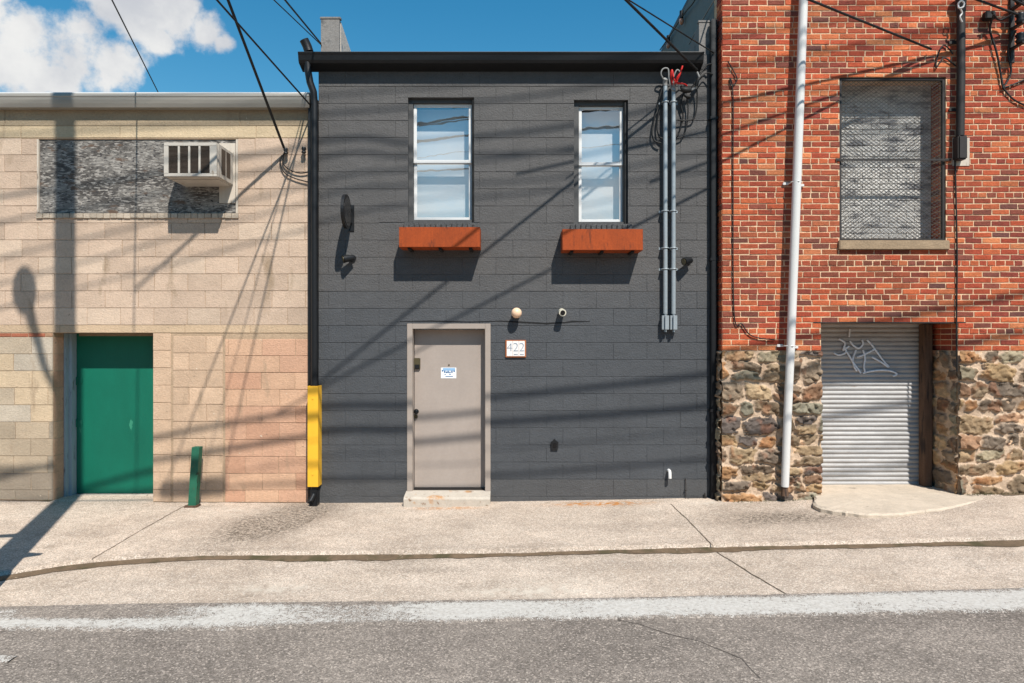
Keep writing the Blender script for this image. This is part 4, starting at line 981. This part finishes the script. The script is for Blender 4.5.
# ------------------------------------------------------------------ small things on the pavement
c = gp(193, 506, .03)
t = thing('bollard', 'leaning square green steel post at the edge of the pavement', 'bollard')
zt = PZ(447, c[1]); xt = PX(196.5, c[1])
mb = MB(); z0 = G(*c)-.05; w = .045
vs = [(c[0]-w, c[1]-w, z0), (c[0]+w, c[1]-w, z0), (c[0]+w, c[1]+w, z0), (c[0]-w, c[1]+w, z0), (xt-w, c[1]-w+.02, zt), (xt+w, c[1]-w+.02, zt), (xt+w, c[1]+w+.02, zt), (xt-w, c[1]+w+.02, zt)]
mb.add(vs, [(0,3,2,1),(4,5,6,7),(0,1,5,4),(1,2,6,5),(2,3,7,6),(3,0,4,7)]); MT['postgreen'] = M('post_green', S(40,108,84,.72), rough=.55, var=((10,.15),), stain=((20,.62,.7,S(120,84,56,.7),(1,1,.5)),(9,.6,.66,S(20,60,46,.7))))
mb.build('post', MT['postgreen'], t)
mb = MB(); mb.box(c[0]-.085, c[0]+.08, c[1]-.08, c[1]+.075, z0, G(*c)+.045, bev=.015); mb.build('footing', MT['rustpost'], t)
# dry weeds at the foot of the stone wall: nobody could count them
mb = MB()
for i in range(900):
    x = random.uniform(5.35, 8); 
    if random.random() < .15: x = random.uniform(2.6, 3.4)
    y = yB-.03-abs(random.gauss(0,.035)); z = G(x,y)+.02; h = random.uniform(.01,.05); a = random.uniform(-.03,.03); b = random.uniform(-.03,.01); w_ = random.uniform(.002,.005)
    mb.add([(x-w_,y,z),(x+w_,y,z),(x+a,y+b,z+h)], [(0,1,2)])
tag(mb.build('weeds', MT['weed'], fix=False), 'dry weeds along the foot of the stone wall', 'weeds', kind='stuff')
strip('wall_foot_dirt', lambda X: yB-.13, lambda X: yB+.05, .032, MT['earth'], x0=so[1]+.45, x1=8.6, nv=4, wob=.12)
strip('wall_foot_dirt', lambda X: yL-.06, lambda X: yL+.02, .032, MT['earth'], x0=-8, x1=LX(53), nv=4, wob=.07)
strip('wall_foot_dirt', lambda X: yL-.025, lambda X: yL+.03, .032, MT['earth'], x0=LX(154), x1=LX(306), nv=4, wob=.06)

# ------------------------------------------------------------------ overhead wires (the shadows on the walls are theirs)
kx, kz = .40, 1.32
def unshadow(x, y, s, Y=0.0):
    a, b = px(x, y, Y); return Vector((a+kx*s, Y-s, b+kz*s))
def street_wire(pts, r, s, label, amp=0.0):
    P = [unshadow(x, y, s) for x, y in pts]
    d0 = (P[0]-P[1]).normalized(); d1 = (P[-1]-P[-2]).normalized()
    P = [P[0]+d0*7]+P+[P[-1]+d1*7]
    mb = MB(); pp_ = spline(P, 10)
    mb.tube(pp_, r, 7)
    return tag(mb.build('overhead_cable', MT['wire']), label, 'cable', 'overhead cables along the street')
sC = 3.6
lab = 'overhead street cable shading the grey wall %s'
street_wire([(20,190),(322,141),(406,143),(478,137),(570,126),(710,98),(840,75),(945,53)], .018, sC, lab % 'above the middle of the upper windows')
street_wire([(20,215),(322,157),(406,156),(574,151),(710,132),(840,113)], .014, sC, lab % 'at the upper sashes')
street_wire([(20,130),(322,114),(478,102),(574,90),(725,64),(950,33)], .013, sC, lab % 'just over the window heads')
street_wire([(20,250),(322,180),(406,170),(560,150),(720,112)], .011, sC, lab % 'rising across the middle sashes')
street_wire([(20,275),(322,196),(406,186),(560,178),(720,150)], .010, sC, lab % 'under the meeting rails')
street_wire([(20,300),(330,220),(406,205),(560,190),(720,170)], .010, sC, lab % 'over the window boxes')
street_wire([(322,96),(478,84),(574,74),(725,48),(950,22)], .010, sC, lab % 'just under the eaves')
street_wire([(20,470),(155,435),(310,408),(406,405),(490,398),(710,374),(860,345)], .023, sC, lab % 'across the door at knob height')
street_wire([(20,466),(155,457),(322,432),(406,430),(490,423),(710,406),(860,380)], .026, sC, lab % 'below the door knob')
street_wire([(20,500),(192,478),(322,456),(490,450),(710,430)], .006, sC, lab % 'low across the door')
w = street_wire([(20,505),(192,487),(322,480),(490,476),(710,459),(860,440)], .015, sC, lab % 'nearest the pavement')
mb = MB(); a = unshadow(160,487,sC); b = unshadow(226,484.5,sC); d_ = (b-a)
mb.tube([a, a+d_*.03, a+d_*.5, a+d_*.97, b], [.04,.07,.075,.07,.04], 14)
tag(mb.build('cable_splice_case', MT['black']), 'cylindrical splice case on the lowest street cable, its shadow beside the green post', 'splice case')
def drop(A, via, far, r, label, sag=0.0, grp='service drops overhead'):
    A, via, far = Vector(A), Vector(via), Vector(far)
    mb = MB(); P = [A+(via-A)*t for t in (0,.33,.66)]+[via+(far-via)*t for t in (0,.2,.4,.6,.8,1)]
    mb.tube(P, r, 6); return tag(mb.build('service_drop', MT['wire']), label, 'wire', grp)
def ray(x, y, t): return Vector(((x-512)/F*t, -D+t, CH+(341.5-y)/F*t))
def ext(a, b, k):
    a, b = Vector(a), Vector(b); d = b-a; q = (-3.62-b.y)/d.y
    return b+d*max(.05, q)
A = Vector(wp(697,70,-.14)); V_ = ray(626,0,7.06); drop(A, V_, ext(A, V_, 8), .015, 'black service drop reaching the splice above the steel conduits')
A = Vector(wp(714,53,-.1)); V_ = ray(624,-3,7.1); drop(A, V_, A+(V_-A)*1.02, .008, 'thin black wire ending at the dark downspout beside the brick wall')
A = Vector(wp(931,49,yB-.05)); V_ = ray(810,0,7.108); drop(A, V_, ext(A, V_, 10), .013, 'black service drop reaching the brick wall above the mesh window')
A = Vector(wp(284,148,yL-.06)); V_ = ray(228,0,6.96); m_ = (A+V_)/2; drop(A, V_, ext(A, V_, 7), .017, 'thick black drop attached to the tan wall below its gutter')
A = Vector(wp(312,107,-.02)); V_ = ray(217,0,6.055); drop(A, V_, ext(A, V_, 7), .010, 'black wire ending behind the downspout at the corner of the two buildings')
A = Vector((gx(321), .05, gz(44))); V_ = ray(274,0,6.7); drop(A, V_, ext(A, V_, 7), .006, 'thinner black wire meeting the left parapet of the grey roof')
A = Vector((gx(320), .05, gz(42))); V_ = ray(285,0,6.7); drop(A, V_, ext(A, V_, 7), .010, 'thicker black wire meeting the left parapet of the grey roof')
A = ray(159,94,10.2); V_ = ray(112,0,6.8); drop(A, V_, ext(A, V_, 7), .008, 'single thin wire crossing the sky above the tan roof')
A = Vector(wp(1022,16,yk)); V_ = ray(978,0,7.75); drop(A, V_, A+(V_-A)*8, .013, 'black service drop ending at the insulator rack')
A = Vector(wp(1030,8,yk)); V_ = ray(1003,-6,7.75); drop(A, V_, A+(V_-A)*8, .013, 'black service drop at the upper right corner of the brick wall')
# insulators on the tan wall
def insul(x, y, label):
    t = thing('insulator', label, 'insulator', 'wire insulators on the tan wall')
    c = px(x, y, yL-.05)
    mb = MB(); mb.tube([(c[0], yL, c[1]), (c[0], yL-.05, c[1]), (c[0]-.01, yL-.08, c[1]+.01)], .010, 8); mb.build('hook', MT['mesh'], t)
    mb = MB(); mb.tube([(c[0], yL-.06, c[1]-.035), (c[0], yL-.06, c[1]-.01), (c[0], yL-.06, c[1]+.01), (c[0], yL-.06, c[1]+.035)], [.03,.018,.03,.02], 10); mb.build('spool', MT['black'], t)
insul(286, 151, 'black wire insulator on the tan wall where the thick drop ends'); insul(304, 150, 'black wire insulator on the tan wall beside the downspout')
lw = lambda x, y: wp(x, y, yL-.03)
cable('wall_cable', [lw(285,153), lw(280,160), lw(284,172), lw(294,178), lw(308,182)], .008, MT['wire'], 'lower black cable loop between the tan wall insulators and the downspout', 'cable')
cable('wall_cable', [lw(284,153), lw(283,163), lw(290,170), lw(300,173), lw(308,172)], .008, MT['wire'], 'upper black cable loop between the tan wall insulators and the downspout', 'cable')

# utility pole left of the frame: its shadow lies on the pavement and the tan wall
sP = 3.15; xP = LX(65)+kx*sP
t = thing('utility_pole', 'wooden utility pole just left of the view, casting the wide shadow on the tan wall', 'utility pole')
mb = MB(); mb.tube([(xP, yL-sP, -.4), (xP, yL-sP, 4), (xP, yL-sP, 10.4)], [.150,.135,.115], 20); mb.build('pole', MT['creosote'], t)
mb = MB()
for z in (10.1,): mb.box(xP-.05, xP+.05, yL-sP-.55, yL-sP+.3, z-.06, z+.06)
mb.build('crossarm', MT['creosote'], t)
# signs on the pole, edge shadows on the pavement
c = gp(62, 553, .03)
zz = (sP-yL+c[1]+0)*kz
mb = MB(); mb.prism([(-.04,-.12),(.16,.03),(.17,.09),(-.04,.12)], 'y', -.01, .01); sg = mb.build('pole_sign', MT['galv'], t); sg.location = (xP+.13, yL-sP-.02, 1.46)
mb = MB(); mb.prism([(-.52,-.20),(.04,-.07),(.04,.09),(-.5,-.12)], 'y', -.01, .01); sg = mb.build('pole_sign', MT['galv'], t); sg.location = (xP-.10, yL-sP-.02, 2.30)
# street lamp on an arm
def ush(x, y, s): a, b = px(x, y, yL); return Vector((a+kx*s, yL-s, b+kz*s))
mb = MB(); mb.tube(spline([Vector((xP-.05, yL-sP, ush(52,400,sP).z)), ush(45,368,sP-.02), ush(38,342,sP-.02), ush(33,325,sP-.02), ush(29,310,sP-.02)]), [.030+.0009*i for i in range(33)], 10); arm = mb.build('lamp_arm', MT['galv'], t)
mb = MB(); a = ush(28,308,sP-.02); b = ush(21,274,sP-.02); bm = bmesh.new(); bmesh.ops.create_uvsphere(bm, u_segments=20, v_segments=12, radius=1)
dv = (b-a); q = Vector((0,0,1)).rotation_difference(dv.normalized()).to_matrix().to_4x4()
mb.bm(bm, smooth=True, M=Matrix.Translation((a+b)/2) @ q @ Matrix.Diagonal((.135,.135,dv.length*.60,1))); mb.build('lamp_head', MT['galv'], t)

# ------------------------------------------------------------------ unseen building added behind the camera to hold back low sky light
sky_blocker = thing('brick_building', 'long low brick block, unseen, added behind the viewer to limit sky fill', 'building')
mb = MB(); mb.box(-30, 32, -34, -24, -.5, 6.6, col=S(150,90,70,.6)); mb.box(-30, 32, -24.08, -23.9, 6.6, 6.9, col=S(150,130,110,.6)); mb.build('wall', MT['brick'], sky_blocker)
for i in range(9):
    x = -27+i*6.6; f = None
    mb = MB(); mb.box(x, x+2.4, -24.06, -23.97, 2.4, 4.6); f = mb.build('window', MT['casing'], sky_blocker)
    mb = MB(); mb.box(x+.15, x+2.25, -23.968, -23.96, 2.55, 4.45); mb.build('pane', MT['lens'], f)

# ------------------------------------------------------------------ sky, sun, camera
W = bpy.data.worlds.new('World'); SC.world = W; W.use_nodes = True
nt = W.node_tree; N = nt.nodes; L = nt.links; N.clear()
out = N.new('ShaderNodeOutputWorld'); bg = N.new('ShaderNodeBackground'); bg.inputs[1].default_value = .092; L.new(bg.outputs[0], out.inputs[0])
sky = N.new('ShaderNodeTexSky'); sky.sky_type = 'NISHITA'; sky.sun_disc = False
sd = SUN.normalized()
sky.sun_elevation = math.asin(sd.z); sky.sun_rotation = math.atan2(sd.x, sd.y); sky.air_density = 1.35; sky.dust_density = 0.0; sky.ozone_density = 3.0; sky.altitude = 50
hs = N.new('ShaderNodeHueSaturation'); hs.inputs['Hue'].default_value = .487; hs.inputs['Saturation'].default_value = 1.42; hs.inputs['Value'].default_value = 1.0; L.new(sky.outputs[0], hs.inputs['Color'])
tc = N.new('ShaderNodeTexCoord'); dirn = tc.outputs['Generated']
def nz(scale, det=7, r=.55, st=(1,1,1)):
    mp = N.new('ShaderNodeMapping'); mp.inputs['Scale'].default_value = st; L.new(dirn, mp.inputs[0])
    n = N.new('ShaderNodeTexNoise'); n.inputs['Scale'].default_value = scale; n.inputs['Detail'].default_value = det; n.inputs['Roughness'].default_value = r; L.new(mp.outputs[0], n.inputs['Vector']); return n.outputs['Fac']
def mth(op, a, b):
    x = N.new('ShaderNodeMath'); x.operation = op
    for i, q in ((0, a), (1, b)):
        if isinstance(q, (int, float)): x.inputs[i].default_value = q
        else: L.new(q, x.inputs[i])
    return x.outputs[0]
def mrg(s, a, b, c, d):
    r = N.new('ShaderNodeMapRange'); r.interpolation_type = 'SMOOTHSTEP'
    for i, v in enumerate((a, b, c, d)): r.inputs[i+1].default_value = v
    L.new(s, r.inputs[0]); return r.outputs[0]
def puff(x, y, rad):          # a cloud puff in a world direction
    d = Vector(((x-512)/F, 1, (341.5-y)/F)).normalized()
    v = N.new('ShaderNodeVectorMath'); v.operation = 'DISTANCE'; L.new(dirn, v.inputs[0]); v.inputs[1].default_value = d
    return mrg(v.outputs['Value'], 0, rad/F, 1, 0)
mask = None
for x, y, r in ((-40,40,95),(20,48,80),(75,50,70),(110,62,55),(130,10,60),(175,8,55),(208,28,40),(222,42,22),(-120,60,120),(160,40,22),(60,78,40),(36,78,30),(-20,0,60),(95,-30,60),(150,-60,90),(-200,0,160)):
    p = puff(x, y, r); mask = p if mask is None else mth('MAXIMUM', mask, p)
n1 = nz(11, 9, .62)
sepd = N.new('ShaderNodeSeparateXYZ'); L.new(dirn, sepd.inputs[0])
back = mrg(sepd.outputs['Y'], .1, -.4, 0, 1)
n2 = nz(3.2, 8, .55, (1,1,2.6))
cl = mth('MAXIMUM', mrg(mth('ADD', mth('MULTIPLY', mask, .42), mth('MULTIPLY', n1, .95)), .66, .84, 0, 1), mth('MULTIPLY', mth('MULTIPLY', back, mrg(sepd.outputs['Z'], .55, .3, 0, 1)), mrg(n2, .46, .66, 0, .6)))
shade = mrg(nz(8, 6, .6), .3, .7, 0, 1)
cc = N.new('ShaderNodeMix'); cc.data_type = 'RGBA'; L.new(shade, cc.inputs[0]); cc.inputs[6].default_value = (4.9, 5.1, 5.5, 1); cc.inputs[7].default_value = (7.3, 7.3, 7.2, 1)
mx = N.new('ShaderNodeMix'); mx.data_type = 'RGBA'; L.new(cl, mx.inputs[0]); L.new(hs.outputs[0], mx.inputs[6]); L.new(cc.outputs[2], mx.inputs[7])
L.new(mx.outputs[2], bg.inputs[0])
sun = bpy.data.lights.new('sun', 'SUN'); sun.energy = 5.0; sun.angle = math.radians(.7); sun.color = (1, .95, .875)
so_ = bpy.data.objects.new('sun', sun); COL.objects.link(so_); so_.rotation_euler = sd.to_track_quat('Z', 'Y').to_euler(); so_.location = (4, -10, 14)
cam = bpy.data.cameras.new('camera'); cam.lens = 36*F/1024; cam.sensor_width = 36; cam.sensor_fit = 'HORIZONTAL'; cam.clip_end = 2000; cam.clip_start = .05
co = bpy.data.objects.new('camera', cam); COL.objects.link(co); co.location = (0, -D, CH); co.rotation_euler = (math.pi/2, 0, 0)
SC.camera = co
SC.render.resolution_x = 1024; SC.render.resolution_y = 683
vs_ = SC.view_settings; vs_.view_transform = 'Standard'; vs_.look = 'None'; vs_.exposure = .38; vs_.gamma = 1; vs_.use_curve_mapping = False
